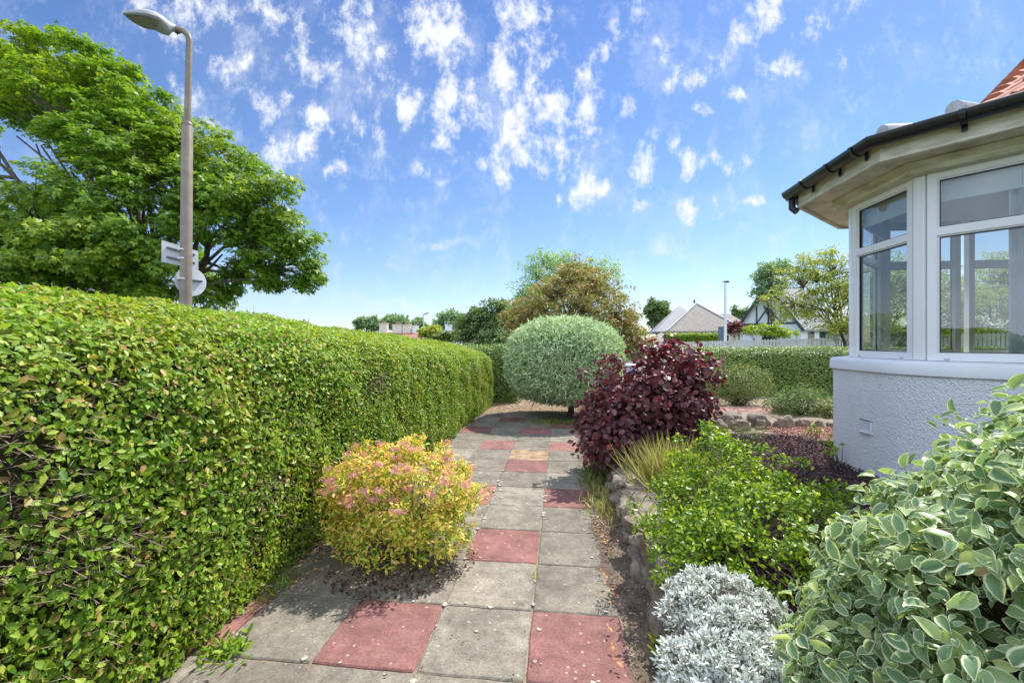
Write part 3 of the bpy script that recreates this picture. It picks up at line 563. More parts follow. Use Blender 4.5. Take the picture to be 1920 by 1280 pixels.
# ------------------------------------------------------------------ hedges
def profile_sample(prof, n, g_):
    p = np.array(prof, float); d = np.diff(p, axis=0); l = np.linalg.norm(d, axis=1); cum = np.concatenate([[0], np.cumsum(l)])
    s_ = g_.uniform(0, cum[-1], n); i = np.clip(np.searchsorted(cum, s_) - 1, 0, len(l)-1); t = (s_ - cum[i]) / l[i]
    q = p[i] + d[i]*t[:,None]
    ns = np.stack([d[:,1], -d[:,0]], -1) / l[:,None]         # outward (to the start side)
    # smooth normals between segments
    nv = np.zeros_like(p); nv[:-1] += ns; nv[1:] += ns; nv = norm(nv); nn = nv[i]*(1-t[:,None]) + nv[i+1]*t[:,None]
    return q, norm(nn), s_
def hedge_leaves(prof, a0, a1, dens, axis, base, g_, depth=.07, woody=None, amp=.07):
    p = np.array(prof); Ls = np.linalg.norm(np.diff(p, axis=0), axis=1).sum(); n = int(Ls * (a1-a0) * dens)
    q, nn, s_ = profile_sample(prof, n, g_); al = g_.uniform(a0, a1, n)
    if axis == 'y': P = np.stack([q[:,0], al, q[:,1]], -1); Nn = np.stack([nn[:,0], 0*al, nn[:,1]], -1)
    else: P = np.stack([al, q[:,0], q[:,1]], -1); Nn = np.stack([0*al, nn[:,0], nn[:,1]], -1)
    disp = (vnoise(P, 2.3, 1) - .5)*amp*1.6 + (vnoise(P, 7, 2) - .5)*amp*1.0
    dp = g_.random(n)**2 * depth
    return P + Nn*(disp - dp)[:,None], Nn, dp
def hedge_core(mb, prof, a0, a1, axis, inset=.1):
    # solid woody core: the profile pulled inwards
    p = np.array(prof, float); c = p.mean(0); c[1] = .75; q = p.copy()
    d = norm(p - c); q = p - d*inset; q[:,1] = np.maximum(q[:,1], -.03); ns = 60
    V = []; al = np.linspace(a0+inset, a1-inset, ns)
    for a in al:
        for (u, z) in q:
            P = np.array([[u, a, z]]) if axis == 'y' else np.array([[a, u, z]])
            k = (vnoise(P, 3)[0]-.5)*.08; V.append((P[0,0] + (k if axis == 'y' else 0), P[0,1] + (0 if axis == 'y' else k), P[0,2] + k*.5))
    m = len(q); Fc = [(i*m+j, i*m+j+1, (i+1)*m+j+1, (i+1)*m+j) for i in range(ns-1) for j in range(m-1)]
    Fc.append(tuple(range(m))); Fc.append(tuple((ns-1)*m + j for j in range(m))[::-1]); mb.add(V, Fc)
LH = [(-1.84,.02),(-1.80,.35),(-1.80,.9),(-1.81,1.28),(-1.85,1.48),(-1.97,1.62),(-2.25,1.73),(-2.60,1.82),(-2.95,1.80),(-3.2,1.62),(-3.3,1.2),(-3.3,.1)]
hl = empty('hedge', (0,0,0), 'long clipped green privet hedge running along the left side of the path', 'hedge')
g_ = np.random.default_rng(31)
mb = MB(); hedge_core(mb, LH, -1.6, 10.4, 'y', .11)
P1, N1, D1 = hedge_leaves(LH[:9], -1.5, 10.35, 7400, 'y', 0, g_, .11, amp=.05)
topk = np.clip((N1[:,2]-.25)*2, 0, 1)
wood = vnoise(P1*[1,1,1.6], 1.25, 6)*.6 + vnoise(P1, 3.1, 7)*.4
near_up = np.exp(-((P1[:,2]-1.22)/.28)**2) * np.exp(-((P1[:,1]-1.9)/1.6)**2)
thin = np.clip((wood + .22*near_up - .645)*5, 0, .75) * (1-topk)
thin = thin*np.clip((P1[:,2]-.45)/.4, .12, 1)
keep = g_.random(len(P1)) > thin
P1k, N1k, D1k, tk = P1[keep], N1[keep], D1[keep], topk[keep]
size = .027 + .010*vnoise(P1k, 2, 4)
lt = T_leaf(.56, .06, -.1)
sel = g_.random(len(P1k)) < .15 + .8*tk
Nup = N1k + np.array([.15,.1,.35])
scatter('foliage', M['privet'], P1k[~sel], Nup[~sel], size[~sel], lt, hl, jit=.42, seed=1)
scatter('top_growth', M['privet_tip'], P1k[sel] + N1k[sel]*.012, Nup[sel], size[sel]*.95, lt, hl, jit=.45, seed=2)
# back of the hedge, thinner
P2, N2, _ = hedge_leaves(LH[8:], -1.5, 10.35, 1400, 'y', 0, g_, .08); scatter('outer_foliage', M['privet'], P2, N2, .05, T_quad(.55), hl, jit=.4, seed=3)
# end face
n = 9000; E = np.stack([g_.uniform(-3.25,-1.82,n), np.full(n, 10.36), g_.uniform(0,1.8,n)], -1); E = E[E[:,2] < np.interp(E[:,0], [-3.3,-2.6,-2.0,-1.82], [1.6,1.82,1.6,1.2])]
E[:,1] += g_.uniform(-.1,.03,len(E)); scatter('end_foliage', M['privet'], E, np.tile([[0,1.,.2]], (len(E),1)), .045, T_quad(.55), hl, jit=.5, seed=4)
# bare twigs where the hedge is thin
tw = P1[(thin > .25)]; tw = tw[g_.random(len(tw)) < .38]; tn = N1[(thin > .25)][:len(tw)]
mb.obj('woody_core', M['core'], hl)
scatter('twigs', M['twig'], tw - np.array([.05,0,0]), np.tile([[.3,.2,1.]], (len(tw),1)), .10, T_twig(), hl, T=np.tile([[.6,.1,.4]], (len(tw),1)), jit=.5, tj=1.3, seed=5)
allt = P1[g_.random(len(P1)) < .06]
scatter('shoots', M['twig'], allt - np.array([.04,0,.03]), np.tile([[.3,.2,1.]], (len(allt),1)), .09, T_twig(), hl, T=np.tile([[.6,.1,.7]], (len(allt),1)), jit=.5, tj=.9, seed=6)

def lean(o):          # the hedge runs slightly towards the path and gets lower with distance
    me = o.data; n = len(me.vertices); c = np.empty(n*3, np.float32); me.vertices.foreach_get('co', c); c = c.reshape(-1,3)
    c[:,0] += .018*c[:,1]; c[:,2] -= np.clip(c[:,1]-2, 0, 20)*.045*np.clip(c[:,2]/1.7, 0, 1); me.vertices.foreach_set('co', c.ravel()); me.update()
for o in hl.children: lean(o)
def back_hedge(x0, x1, y, h, label, seed, z0=.15, m='privet_far', dens=3200, depth=.8):
    e = empty('hedge', (0,0,0), label, 'hedge'); g_ = np.random.default_rng(seed)
    pf = [(y,z0),(y-.02,z0+.5),(y,h-.22),(y+.05,h-.08),(y+.16,h),(y+depth*.6,h+.02),(y+depth,h-.08),(y+depth+.05,z0)]
    mb = MB(); hedge_core(mb, pf, x0, x1, 'x', .09); mb.obj('woody_core', M['core'], e)
    P, Nn, d = hedge_leaves(pf[:7], x0, x1, dens, 'x', 0, g_, .09, amp=.06); Nn = Nn*-1 if False else Nn
    # profile_sample normals point to the right of travel; flip so they face the garden
    Nn = Nn * np.array([1,-1,1]) if np.mean(Nn[P[:,2] < h-.3][:,1]) > 0 else Nn
    Nn[:,2] = np.abs(Nn[:,2])
    scatter('foliage', M[m], P, Nn + np.array([0,-.1,.3]), .045, T_quad(.6), e, jit=.45, seed=seed)
    return e
back_hedge(2.75, 10.5, 11.3, 1.31, 'clipped back hedge crossing behind the rockery in front of the picket fence', 51)
back_hedge(-3.6, -1.0, 11.0, 1.36, 'short dark hedge meeting the end of the left hedge behind the silver tree', 52, z0=0, m='privet_far')

# ------------------------------------------------------------------ shrubs and trees
def shrub(name, label, cat, base, tips, tipr, nleaf, leaf, lm, size, stem=.012, sv=.35, flat=1.0, up=.5, group=None, jit=.5, seed=0, core=None, stems=True, T_out=.6, T_up=.15, trunk=None, val=None, foliage='foliage', bark='bark', hier=14):
    g_ = np.random.default_rng(seed+100); base = np.array(base, float); tips = np.asarray(tips, float)
    e = empty(name, tuple(base), label, cat, group); K = len(tips)
    tipr = np.broadcast_to(tipr, (K,)); cen = tips.mean(0)
    idx = np.repeat(np.arange(K), nleaf); n = len(idx)
    d = norm(g_.normal(0,1,(n,3))); outw = norm(tips - (cen*.6 + base*.4)); 
    d = norm(d + outw[idx]*.45 + np.array([0,0,.25])); r = g_.random(n)**.45
    P = tips[idx] + d * (r*tipr[idx])[:,None] * np.array([1,1,flat])
    Nn = d*.55 + np.array([0,0,up]) + outw[idx]*.4
    T = outw[idx]*T_out + d*.8 + np.array([0,0,T_up])
    scatter(foliage, lm, P - base, Nn, size, leaf, e, T=T, jit=jit, seed=seed, svar=sv, val=val(P, g_, r) if val else None)
    if stems:
        mb = MB(); tr = trunk
        if tr is None:
            for t in tips:
                s0 = base + g_.normal(0, .05, 3)*[1,1,0]; mid = (s0*.55 + t*.45) + np.array([0,0,-.02]) + g_.normal(0,.03,3)
                mb.tube([s0-base, mid-base, t-base], [stem, stem*.7, stem*.3], 4)
        else:
            th, r0 = tr; top = base + np.array([0,0,th]); nprim = max(3, K//hier); nl = 8 if K > 300 else 5
            cl = tips[g_.choice(K, nl, replace=False)]
            for _ in range(6):
                ow = np.argmin(np.linalg.norm(tips[:,None]-cl[None], axis=2), axis=1); cl = np.array([tips[ow == q].mean(0) if (ow == q).any() else cl[q] for q in range(nl)])
            wob = g_.normal(0,.05*th,3)*[1,1,0]
            mb.tube([base-base, (base+top)/2 + wob - base, top-base], [r0, r0*.82, r0*.7], 9)
            sel_ = g_.choice(K, nprim, replace=False)
            for q in range(nl):
                end = top + (cl[q]-top)*.62; v = end - top; ln = np.linalg.norm(v)
                pts = [top - np.array([0,0,r0*(1+q*.3)])] + [top + v*t_ + g_.normal(0,.035,3)*ln + np.array([0,0,-.10*ln*math.sin(math.pi*t_)]) for t_ in (.3,.6)] + [end]
                mb.tube([x-base for x in pts], [r0*.55, r0*.42, r0*.32, r0*.2], 8)
                for i_ in sel_[ow[sel_] == q]:
                    st0 = pts[2] if g_.random() < .5 else end; p = st0 + (tips[i_]-st0)*.6; l2 = np.linalg.norm(p-st0)
                    mid = (st0+p)/2 + g_.normal(0,.08,3)*l2; mb.tube([st0-base, mid-base, p-base], [r0*.20, r0*.14, r0*.08], 6)
                pr = np.array([end] + [end + (tips[i_]-end)*.6 for i_ in sel_[ow[sel_] == q]])
                for t in tips[ow == q]:
                    p = pr[np.argmin(np.linalg.norm(pr-t, axis=1))]; l3 = np.linalg.norm(p-t); mid = (p+t)/2 + g_.normal(0,.1,3)*l3
                    mb.tube([p-base, mid-base, t-base], [r0*.085, r0*.055, r0*.025], 4, cap=False)
        mb.obj('trunk' if tr else 'stems', M[bark], e)
    return e
def ell_tips(c, r, n, g_, zmin=-1, shell=.75, p=2.0):
    d = norm(g_.normal(0,1,(n*3,3))); d = d[d[:,2] > zmin][:n]
    k = (np.abs(d)**p).sum(1)**(-1/p)
    return np.array(c) + d*k[:,None]*np.array(r)*(shell + (1-shell)*g_.random((len(d),1)))
# silver weeping pear clipped to a ball
g_ = np.random.default_rng(61); bc = at(1057, 676, 9.0); bc = np.array((bc.x, bc.y, 1.13)); br = np.array((1.16,1.16,.90))
e = empty('ball_tree', (bc[0]+.14, bc[1], 0), 'rounded silver-green tree clipped into a ball at the far end of the path', 'tree')
n = 50000; d = norm(g_.normal(0,1,(n,3))); p_ = 2.55; kk = (np.abs(d)**p_).sum(1)**(-1/p_)
kz = np.where(d[:,2] < 0, .93, 1.0); P = bc + d*kk[:,None]*br*np.stack([kz*0+1,kz*0+1,kz], -1)
P = P * 1.0; rr = 1 + (vnoise(P, 3, 2)-.5)*.06 + (vnoise(P, 9, 4)-.5)*.09 - .16*g_.random(n)**1.4; P = bc + (P-bc)*rr[:,None]
P = P[P[:,2] > .22 + .2*vnoise(P, 5, 9)[:]]; d = norm(P-bc)
scatter('foliage', M['silver'], P - np.array(e.location), d + [0,0,.15], .075, T_quad(.30, .06), e, T=d*.5 + np.array([0,0,-.05]), tj=1.3, jit=.9, seed=61)
mb = MB(); mb.tube([(0,0,-.02),(.02,.0,.3),(-.05,0,.8)], [.07,.06,.05], 9)
for k in range(26):
    t = (bc + norm(g_.normal(0,1,(1,3)))[0]*br*.75) - np.array(e.location); mb.tube([(-.02,0,.55),((t[0])*.5,t[1]*.5,(t[2]+.5)*.5),tuple(t)], [.03,.02,.008], 5)
mb.obj('trunk', M['bark'], e)
ds = norm(g_.normal(0,1,(900,3))); ks = (np.abs(ds)**p_).sum(1)**(-1/p_); Ps = bc + ds*ks[:,None]*br*1.0; Ps = Ps[Ps[:,2] > .35]; ds = norm(Ps-bc)
scatter('stray_shoots', M['silver'], Ps - np.array(e.location), np.cross(ds, g_.normal(0,1,ds.shape)), .11, T_quad(.2,.04), e, T=ds, tj=.7, jit=.3, seed=62)
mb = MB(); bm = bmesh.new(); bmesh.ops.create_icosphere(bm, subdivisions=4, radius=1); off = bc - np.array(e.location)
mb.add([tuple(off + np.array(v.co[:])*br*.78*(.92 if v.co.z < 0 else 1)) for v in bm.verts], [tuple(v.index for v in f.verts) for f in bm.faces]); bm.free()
mb.obj('gap_shade_core', noisy('gap_shade', (.02,.03,.015),(.05,.07,.04),20,.95,.5), e)  # dark solid core; shade of the gaps between leaves put into its colour

# golden spiraea
g_ = np.random.default_rng(71); tips = np.concatenate([ell_tips((-1.16,3.10,.42), (.58,.48,.36), 330, g_, -.7, .6), ell_tips((-1.14,3.0,.20), (.50,.36,.13), 90, g_, -.6, .7)])
tips += g_.normal(0,.03,tips.shape); hi = g_.random(len(tips))
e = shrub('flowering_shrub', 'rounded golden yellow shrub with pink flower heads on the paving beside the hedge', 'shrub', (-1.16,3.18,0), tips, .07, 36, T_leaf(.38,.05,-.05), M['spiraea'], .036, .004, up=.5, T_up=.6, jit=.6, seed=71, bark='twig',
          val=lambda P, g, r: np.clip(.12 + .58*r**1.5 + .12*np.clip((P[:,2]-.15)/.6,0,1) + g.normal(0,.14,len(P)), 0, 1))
fl = tips[(tips[:,2] > .42) & (g_.random(len(tips)) < .5)]; P = np.repeat(fl, 22, 0) ; od = norm(fl - np.array([-1.16,3.12,.2])); P = P + np.repeat(od, 22, 0)*.075 + g_.normal(0,1,P.shape)*[.02,.02,.008]
scatter('flower_heads', M['pinkflower'], P - np.array([-1.16,3.18,0]), np.repeat(od, 22, 0), .017, T_star(5), e, jit=.6, seed=72)
# purple smoke bush
g_ = np.random.default_rng(81); tips = np.concatenate([ell_tips((1.06,5.25,.71), (.72,.58,.47), 280, g_, -.8, .45), ell_tips((.64,4.95,.50), (.40,.40,.36), 100, g_, -.8, .5), ell_tips((1.28,5.5,1.06), (.5,.45,.38), 60, g_, -.3, .6)])
sh = ell_tips((1.04,5.25,.88), (.76,.66,.58), 40, g_, -.2, .85); tips = np.concatenate([tips, sh]); tips += g_.normal(0,.075,tips.shape)
shrub('smoke_bush', 'large dark purple leaved bush spilling over the stone wall', 'shrub', (1.05,5.25,.25), tips, .14, 24, T_leaf(.72,.05,-.08,.5), M['purple'], .066, .009, up=.35, jit=.5, seed=81, val=lambda P, g, r: np.clip(g.beta(1.6,1.9,len(P)),0,1))
# bright green shrub
g_ = np.random.default_rng(91); tips = np.concatenate([ell_tips((1.10,2.80,.42), (.56,.60,.28), 190, g_, -.5, .6), ell_tips((1.08,3.15,.62), (.30,.28,.24), 70, g_, -.3, .6), ell_tips((.78,2.62,.34), (.26,.42,.16), 60, g_, -.3, .6), ell_tips((1.58,2.92,.48), (.26,.24,.20), 34, g_, -.3, .6)])
tips += g_.normal(0,.06,tips.shape)
shrub('green_shrub', 'low glossy bright green shrub growing over the stone wall', 'shrub', (1.1,2.85,.25), tips, .068, 46, T_leaf(.5,.05,-.08), M['bright'], .029, .005, up=.45, T_up=.4, jit=.6, seed=91, bark='twig', val=lambda P, g, r: np.clip(.0 + .3*g.random(len(P)) + .62*r**5,0,1))  # yellow tips; inner shading put into the darker leaf colour
# broom like tuft
g_ = np.random.default_rng(95); n = 950; b0 = np.stack([g_.normal(1.0,.13,n), g_.normal(3.95,.13,n), np.full(n,.24)], -1)
dr = norm(np.stack([g_.normal(-.25,.42,n), g_.normal(-.1,.35,n), np.full(n,1.0)], -1)); e = empty('broom_plant', (1,3.95,.25), 'spiky yellow-green broom tuft between the purple and bright green bushes', 'plant')
scatter('stems', M['grassy'], b0 - np.array([1,3.95,.25]), np.cross(dr, g_.normal(0,1,(n,3))), .40, (np.array([(0,.012,0),(.5,.010,.02),(1,0,.0),(.5,-.010,.02),(0,-.012,0)]), [(0,4,3,1),(1,3,2)], np.zeros(5)), e, T=dr, tj=.12, jit=.05, seed=95)
# silver white plant
g_ = np.random.default_rng(101); tips = np.concatenate([ell_tips((.72,1.98,.30), (.26,.34,.18), 240, g_, -.3, .6), ell_tips((.60,1.62,.26), (.24,.30,.20), 220, g_, -.3, .6), ell_tips((.78,1.3,.2), (.3,.3,.2), 160, g_, -.3, .6)])
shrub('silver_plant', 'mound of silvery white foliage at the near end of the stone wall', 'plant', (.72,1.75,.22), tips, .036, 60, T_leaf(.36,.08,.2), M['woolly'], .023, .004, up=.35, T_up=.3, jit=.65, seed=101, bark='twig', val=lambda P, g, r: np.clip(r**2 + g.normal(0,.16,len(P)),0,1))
# variegated bush near the camera
g_ = np.random.default_rng(111); cen = np.array((1.60,1.16,.28)); tips = ell_tips(cen, (.96,.86,1.16), 1650, g_, -.35, .86, 1.85)
tips = tips[(tips[:,2] > .22)]; tips += g_.normal(0,.022,tips.shape)
shrub('variegated_bush', 'big bush with cream-edged grey-green leaves filling the lower right corner', 'shrub', (1.62,1.16,.2), tips, .10, 26, T_margin(.58,.16,-.24), M['varieg'], .041, .006, sv=.5, up=.3, jit=.48, seed=111, val=lambda P, g, r: np.clip(g.beta(2,2.6,len(P)) + .22*np.clip((P[:,2]-.9),0,1), 0, 1))
# small plants of the middle distance
def small(name, label, px, py, d, r, n, k, m, size, seed, zc=None, flat=.8, cat='shrub', leafT=None):
    g_ = np.random.default_rng(seed); c = at(px, py, d); gz = .24
    t = ell_tips((c.x,c.y,c.z), r, n, g_, -.9, .5); t = t[t[:,2] > gz]; t += g_.normal(0,.03,t.shape)
    return shrub(name, label, cat, (c.x,c.y,gz), t, max(r)*.2, k, leafT or T_quad(.45), M[m], size, .006, up=.4, jit=.5, seed=seed)
small('heather_shrub', 'loose olive green shrub in front of the back hedge', 1385, 722, 9.0, (.66,.5,.46), 160, 40, 'olive', .034, 121)
small('rock_rose', 'low dark green shrub growing behind the rockery stones', 1500, 762, 8.0, (.62,.42,.30), 130, 44, 'dark', .045, 122)
small('small_shrub', 'pale green shrub touching the corner of the white wall', 1552, 778, 7.6, (.22,.2,.2), 40, 40, 'olive', .03, 123)
small('creeping_plant', 'yellowish feathery plant arching beside the purple bush', 1300, 800, 5.0, (.30,.2,.07), 40, 34, 'olive', .02, 124, cat='plant')
small('creeping_plant', 'thin pale sprigs among the mulch behind the bright green shrub', 1375, 812, 4.6, (.34,.2,.06), 36, 26, 'olive', .018, 125, cat='plant')
small('seedling', 'small bright seedling against the white wall base', 1558, 838, 4.5, (.06,.06,.09), 12, 20, 'bright', .03, 126, cat='plant')
small('seedling', 'upright pale sprout between mulch and pink gravel', 1525, 805, 5.6, (.10,.08,.06), 10, 16, 'bright', .03, 127, cat='plant')
def weeds(name, label, c, r, n, size, m, seed, T=None, up=1.0, z=0):
    g_ = np.random.default_rng(seed); P = np.stack([g_.normal(0,r[0],n), g_.normal(0,r[1],n), g_.uniform(0,.02,n)], -1)
    dr = norm(np.stack([g_.normal(0,.6,n), g_.normal(0,.6,n), np.full(n,up)], -1)); e = empty(name, (c[0],c[1],z), label, 'weed')
    scatter('foliage', M[m], P, np.cross(dr, g_.normal(0,1,(n,3))), size, T or T_quad(.12,.02), e, T=dr, tj=.3, jit=.2, seed=seed)
weeds('grass_tuft', 'straw coloured weeds below the purple bush at the wall foot', (.42,4.25), (.09,.26), 700, .09, 'grassy', 131)
weeds('grass_tuft', 'thin dry grass growing from the far end of the stone wall foot', (.40,4.9), (.08,.2), 400, .12, 'olive', 132)
weeds('weed', 'green feathery weed creeping onto the paving from the left hedge', (-1.66,2.0), (.05,.05), 150, .05, 'privet', 133, up=.3, T=T_leaf(.3))
weeds('weed', 'tuft of green weeds at the hedge foot near the yellow shrub', (-1.75,2.55), (.04,.12), 200, .05, 'privet', 134, up=.6)
weeds('weed', 'small green weed below the bright green shrub', (.52,2.2), (.03,.04), 90, .07, 'bright', 135, T=T_leaf(.4), up=.8, z=.03)
weeds('weed', 'tiny weed in the slab joint beside the red slab', (-.165,2.86), (.008,.03), 30, .03, 'bright', 136, up=.6)
weeds('weed', 'low weeds in the shade under the silver ball tree', (-.1,8.3), (.3,.12), 500, .07, 'privet', 137, up=.6)
# big sycamore beyond the left hedge
lobes = [(575,515,15.5,.8),(520,470,15.5,1.5),(545,440,15,1.1),(480,380,15,1.6),(440,335,15.5,1.4),(380,300,16,1.7),(320,270,16,1.6),(270,215,16.5,1.7),(205,165,17,1.7),(130,125,17,1.7),(50,128,17.5,1.7),(-40,150,18,1.8),
 (460,450,15.5,1.6),(400,400,15,1.8),(340,345,15,1.6),(270,310,15,1.8),(200,260,15.5,2),(120,210,16,1.9),(30,185,17,1.5),(180,360,14,1.8),(240,420,14,1.5),(90,430,13.5,1.8),(10,470,13.5,1.7),(10,380,14.5,1.5),
 (150,470,13.5,1.7),(230,480,13.5,1.6),(60,520,14,1.6),(170,520,15,1.6),(290,520,15.5,1.5),(390,540,16,1.0),(-170,300,17,2.2),(-130,450,15,2.2),(-140,180,19,2.2),(60,155,20,2),(180,220,20,2.3),(280,270,19.5,1.8),(120,470,19.5,2.0),(20,490,19,2.0),(400,370,19,1.3),(440,520,16,.7),(340,450,19,1.3),(500,530,15.5,.6),(330,500,18,1.5),(200,500,19,1.7),(60,560,17,1.5)]
g_ = np.random.default_rng(141); tips = []; tr_ = []
for (px, py, d, r) in lobes:
    c = np.array(at(px, py, d)); k = int(9 + r*r*7)
    dd = norm(g_.normal(0,1,(k,3))); t = c + dd*r*np.array([.95,.95,.8])*(.45 + .55*g_.random((k,1))); tips.append(t); tr_.append(np.full(k, .52 if r > .9 else .36))
tips = np.concatenate(tips); tr_ = np.concatenate(tr_); kp = g_.random(len(tips)) < .88; tips = tips[kp]; tr_ = tr_[kp]
sb = at(285, 640, 16.5)
shrub('sycamore_tree', 'huge spreading sycamore tree beyond the left hedge behind the street lamp', 'tree', (sb.x, sb.y, -.05), tips, tr_*1.08, 88, T_lobed(), M['maple'], .15, flat=.55, up=.9, jit=.38, seed=141, trunk=(3.0,.36), hier=11,
      val=lambda P, g, r: np.clip(g.beta(2,2,len(P)),0,1))
# garden and background trees
def tree(name, label, cat, lob, base, n, k, m, size, seed, th, r0, tr=.25, leaf=None, flat=.6, group=None, up=.5, zmin=-.6, shell=.5):
    g_ = np.random.default_rng(seed); t = []
    for (px, py, d, rx, rz) in lob:
        c = at(px, py, d); s_ = d/F; nn = int(n*rx*rz/(lob[0][3]*lob[0][4]))
        t.append(ell_tips((c.x,c.y,c.z), (rx*s_, min(rx,rz*1.2)*s_, rz*s_), max(nn,6), g_, zmin, shell))
    t = np.concatenate(t); t = t[t[:,2] > .2]; t += g_.normal(0,tr*.4,t.shape)
    b = at(*base); return shrub(name, label, cat, (b.x,b.y,-.05), t, tr, k, leaf or T_quad(.5), M[m], size, seed=seed, trunk=(th,r0), flat=flat, up=up, jit=.5, group=group)
tree('bronze_bush', 'broad rounded bush with reddish bronze and green leaves behind the silver ball tree', 'bush', [(1080,590,15,112,80),(1000,630,15,55,46),(1160,635,15,56,52),(1085,530,15.2,55,42),(1180,660,14.5,40,40),(985,600,15.4,42,40)], (1080,640,15), 430, 34, 'redbush', .10, 151, 1.0, .1, .24)
tree('feathery_tree', 'pale mint green feathery tree rising behind the bronze bush', 'tree', [(1060,545,18,100,66),(1000,570,18,46,56),(1120,510,18,46,30),(1040,500,18,60,26)], (1060,640,18), 260, 30, 'mint', .10, 152, 1.8, .14, .28)
tree('green_tree', 'spreading yellow-green tree between the white gabled house and the bay window', 'tree', [(1580,560,17,105,62),(1510,520,17,50,34),(1550,492,17,60,26),(1660,540,17,100,66),(1500,592,17,46,20),(1610,612,16,80,20),(1460,560,17,24,14),(1720,560,18,90,80),(1830,590,18,90,60),(1900,540,19,80,80)], (1590,640,17), 260, 26, 'yellowgreen', .10, 153, 1.3, .15, .30, flat=.4, up=.8, shell=.35)
tree('green_tree', 'dark leafy tree top just left of the white gabled house tree', 'tree', [(1450,515,34,34,28),(1440,545,34,26,24)], (1450,640,34), 60, 40, 'bluegreen', .22, 154, 3, .2, .5)
tree('round_tree', 'small dark domed tree left of the grey hipped roof', 'tree', [(1234,580,60,20,13),(1234,600,60,17,14)], (1234,640,60), 70, 60, 'dark', .4, 155, 1, .3, .7, zmin=-1)
tree('conifer', 'dark tree tops between the two right hand houses', 'tree', [(1390,600,62,12,22),(1360,610,62,18,12)], (1385,640,62), 40, 50, 'dark', .4, 156, 3, .2, .6)
tree('birch_clump', 'dark loose grey-green trees left of the bronze bush', 'tree', [(905,610,30,30,38),(940,600,30,24,36),(880,625,30,18,24),(925,640,29,30,26)], (910,650,30), 150, 36, 'dark', .2, 157, 1.5, .12, .45)
tree('broad_tree', 'rounded tree just above the far white house', 'tree', [(848,603,70,22,15),(828,610,70,12,10)], (848,640,70), 50, 60, 'bluegreen', .5, 158, 4, .3, .9)
tree('broad_tree', 'low round tree right of the distant street lamp', 'tree', [(810,624,50,18,9),(800,626,50,12,6)], (812,640,50), 40, 60, 'yellowgreen', .35, 159, 1, .2, .5)
tree('broad_tree', 'small upright tree left of the distant street lamp', 'tree', [(785,612,75,10,14)], (785,640,75), 30, 60, 'bluegreen', .5, 160, 3, .3, .8)
tree('broad_tree', 'twin crowned tree behind the red roofed cottage', 'tree', [(735,606,80,16,11),(755,610,78,14,9)], (745,640,80), 44, 60, 'bluegreen', .55, 161, 3, .3, .9)
tree('broad_tree', 'leftmost far tree just above the hedge', 'tree', [(688,608,85,18,8),(703,612,85,12,7)], (690,640,85), 40, 60, 'bluegreen', .6, 162, 3, .3, .9)
tree('garden_shrub', 'hazy shrub below the distant white house', 'shrub', [(855,632,45,30,7),(830,636,45,20,5)], (850,645,45), 40, 60, 'olive', .3, 163, .5, .1, .4)
tree('purple_shrub', 'dull purple shrub behind the picket fence beside the white lamp column', 'shrub', [(1380,620,28,16,14)], (1380,640,28), 60, 40, 'purple', .12, 164, .6, .06, .25)
tree('garden_shrub', 'light green shrub behind the picket fence before the white house', 'shrub', [(1430,622,27,34,11),(1470,628,27,20,8)], (1430,640,27), 70, 40, 'bright', .12, 165, .5, .06, .25)
tree('flowering_bush', 'pale leaved bush over the picket fence beside the bay window', 'shrub', [(1580,622,19,26,22)], (1580,640,19), 50, 40, 'olive', .08, 166, .6, .06, .2)
back = back_hedge(0,0,0,0,'',1) if False else None
def far_hedge(px0, px1, py, d, label, seed):
    a = at(px0, py, d); b = at(px1, py, d); g_ = np.random.default_rng(seed); n = 9000; t = g_.random(n); q = np.array(a)[None]*(1-t[:,None]) + np.array(b)[None]*t[:,None]
    q[:,2] = g_.uniform(0, a.z, n); q[:,1] += g_.uniform(-.05,1.0,n)*(q[:,2] > a.z-.15); e = empty('hedge', (a.x,a.y,0), label, 'hedge'); q -= np.array([a.x,a.y,0])
    scatter('foliage', M['privet_tip'], q, np.tile([[0,-.6,1.]], (n,1)), .14, T_quad(.7), e, jit=.5, seed=seed)
    mb = MB(); w_ = (b-a); mb.add([(0,.12,-.05),(w_.x,w_.y+.12,-.05),(w_.x,w_.y+1,-.05),(0,1,-.05),(0,.12,a.z-.1),(w_.x,w_.y+.12,a.z-.1),(w_.x,w_.y+1,a.z-.1),(0,1,a.z-.1)], [(3,2,1,0),(4,5,6,7),(0,1,5,4),(1,2,6,5),(2,3,7,6),(3,0,4,7)]); mb.obj('woody_core', M['core'], e)
far_hedge(1250, 1356, 624, 34, 'bright green clipped hedge in front of the grey hipped roof', 171)

far_hedge(1640, 2060, 610, 21, 'tall hedge beyond the picket fence seen through the bay window', 172)
# ------------------------------------------------------------------ picket fence
fa, fb = at(1180, 643, 25), at(1920, 622, 17.5)
fe = empty('picket_fence', (fa.x, fa.y, 0), 'weathered grey picket fence beyond the back hedge', 'fence'); n = 118; mb = MB(); d_ = (fb-fa); ln = math.hypot(d_.x, d_.y); ux = Vector((d_.x/ln, d_.y/ln, 0)); nx_ = Vector((-ux.y, ux.x, 0))
for i in range(n):
    t = (i+.5)/n; c = ux*(ln*t); top = fa.z + d_.z*t + rnd.uniform(-.012,.012); hw = ln/n*.40; z0 = .2
    v = []
    for s_ in (-.011, .011):
        for (a, z) in ((-hw,z0),(hw,z0),(hw,top-.05),(hw*.6,top-.012),(0,top),(-hw*.6,top-.012),(-hw,top-.05)): v.append(c + ux*a + nx_*s_ + Vector((0,0,z)))
    mb.add(v, [tuple(range(7))[::-1], tuple(range(7,14))] + [(j,(j+1)%7,7+(j+1)%7,7+j) for j in range(7)])
mb.obj('picket_panel', M['picket'], fe)
mb = MB()
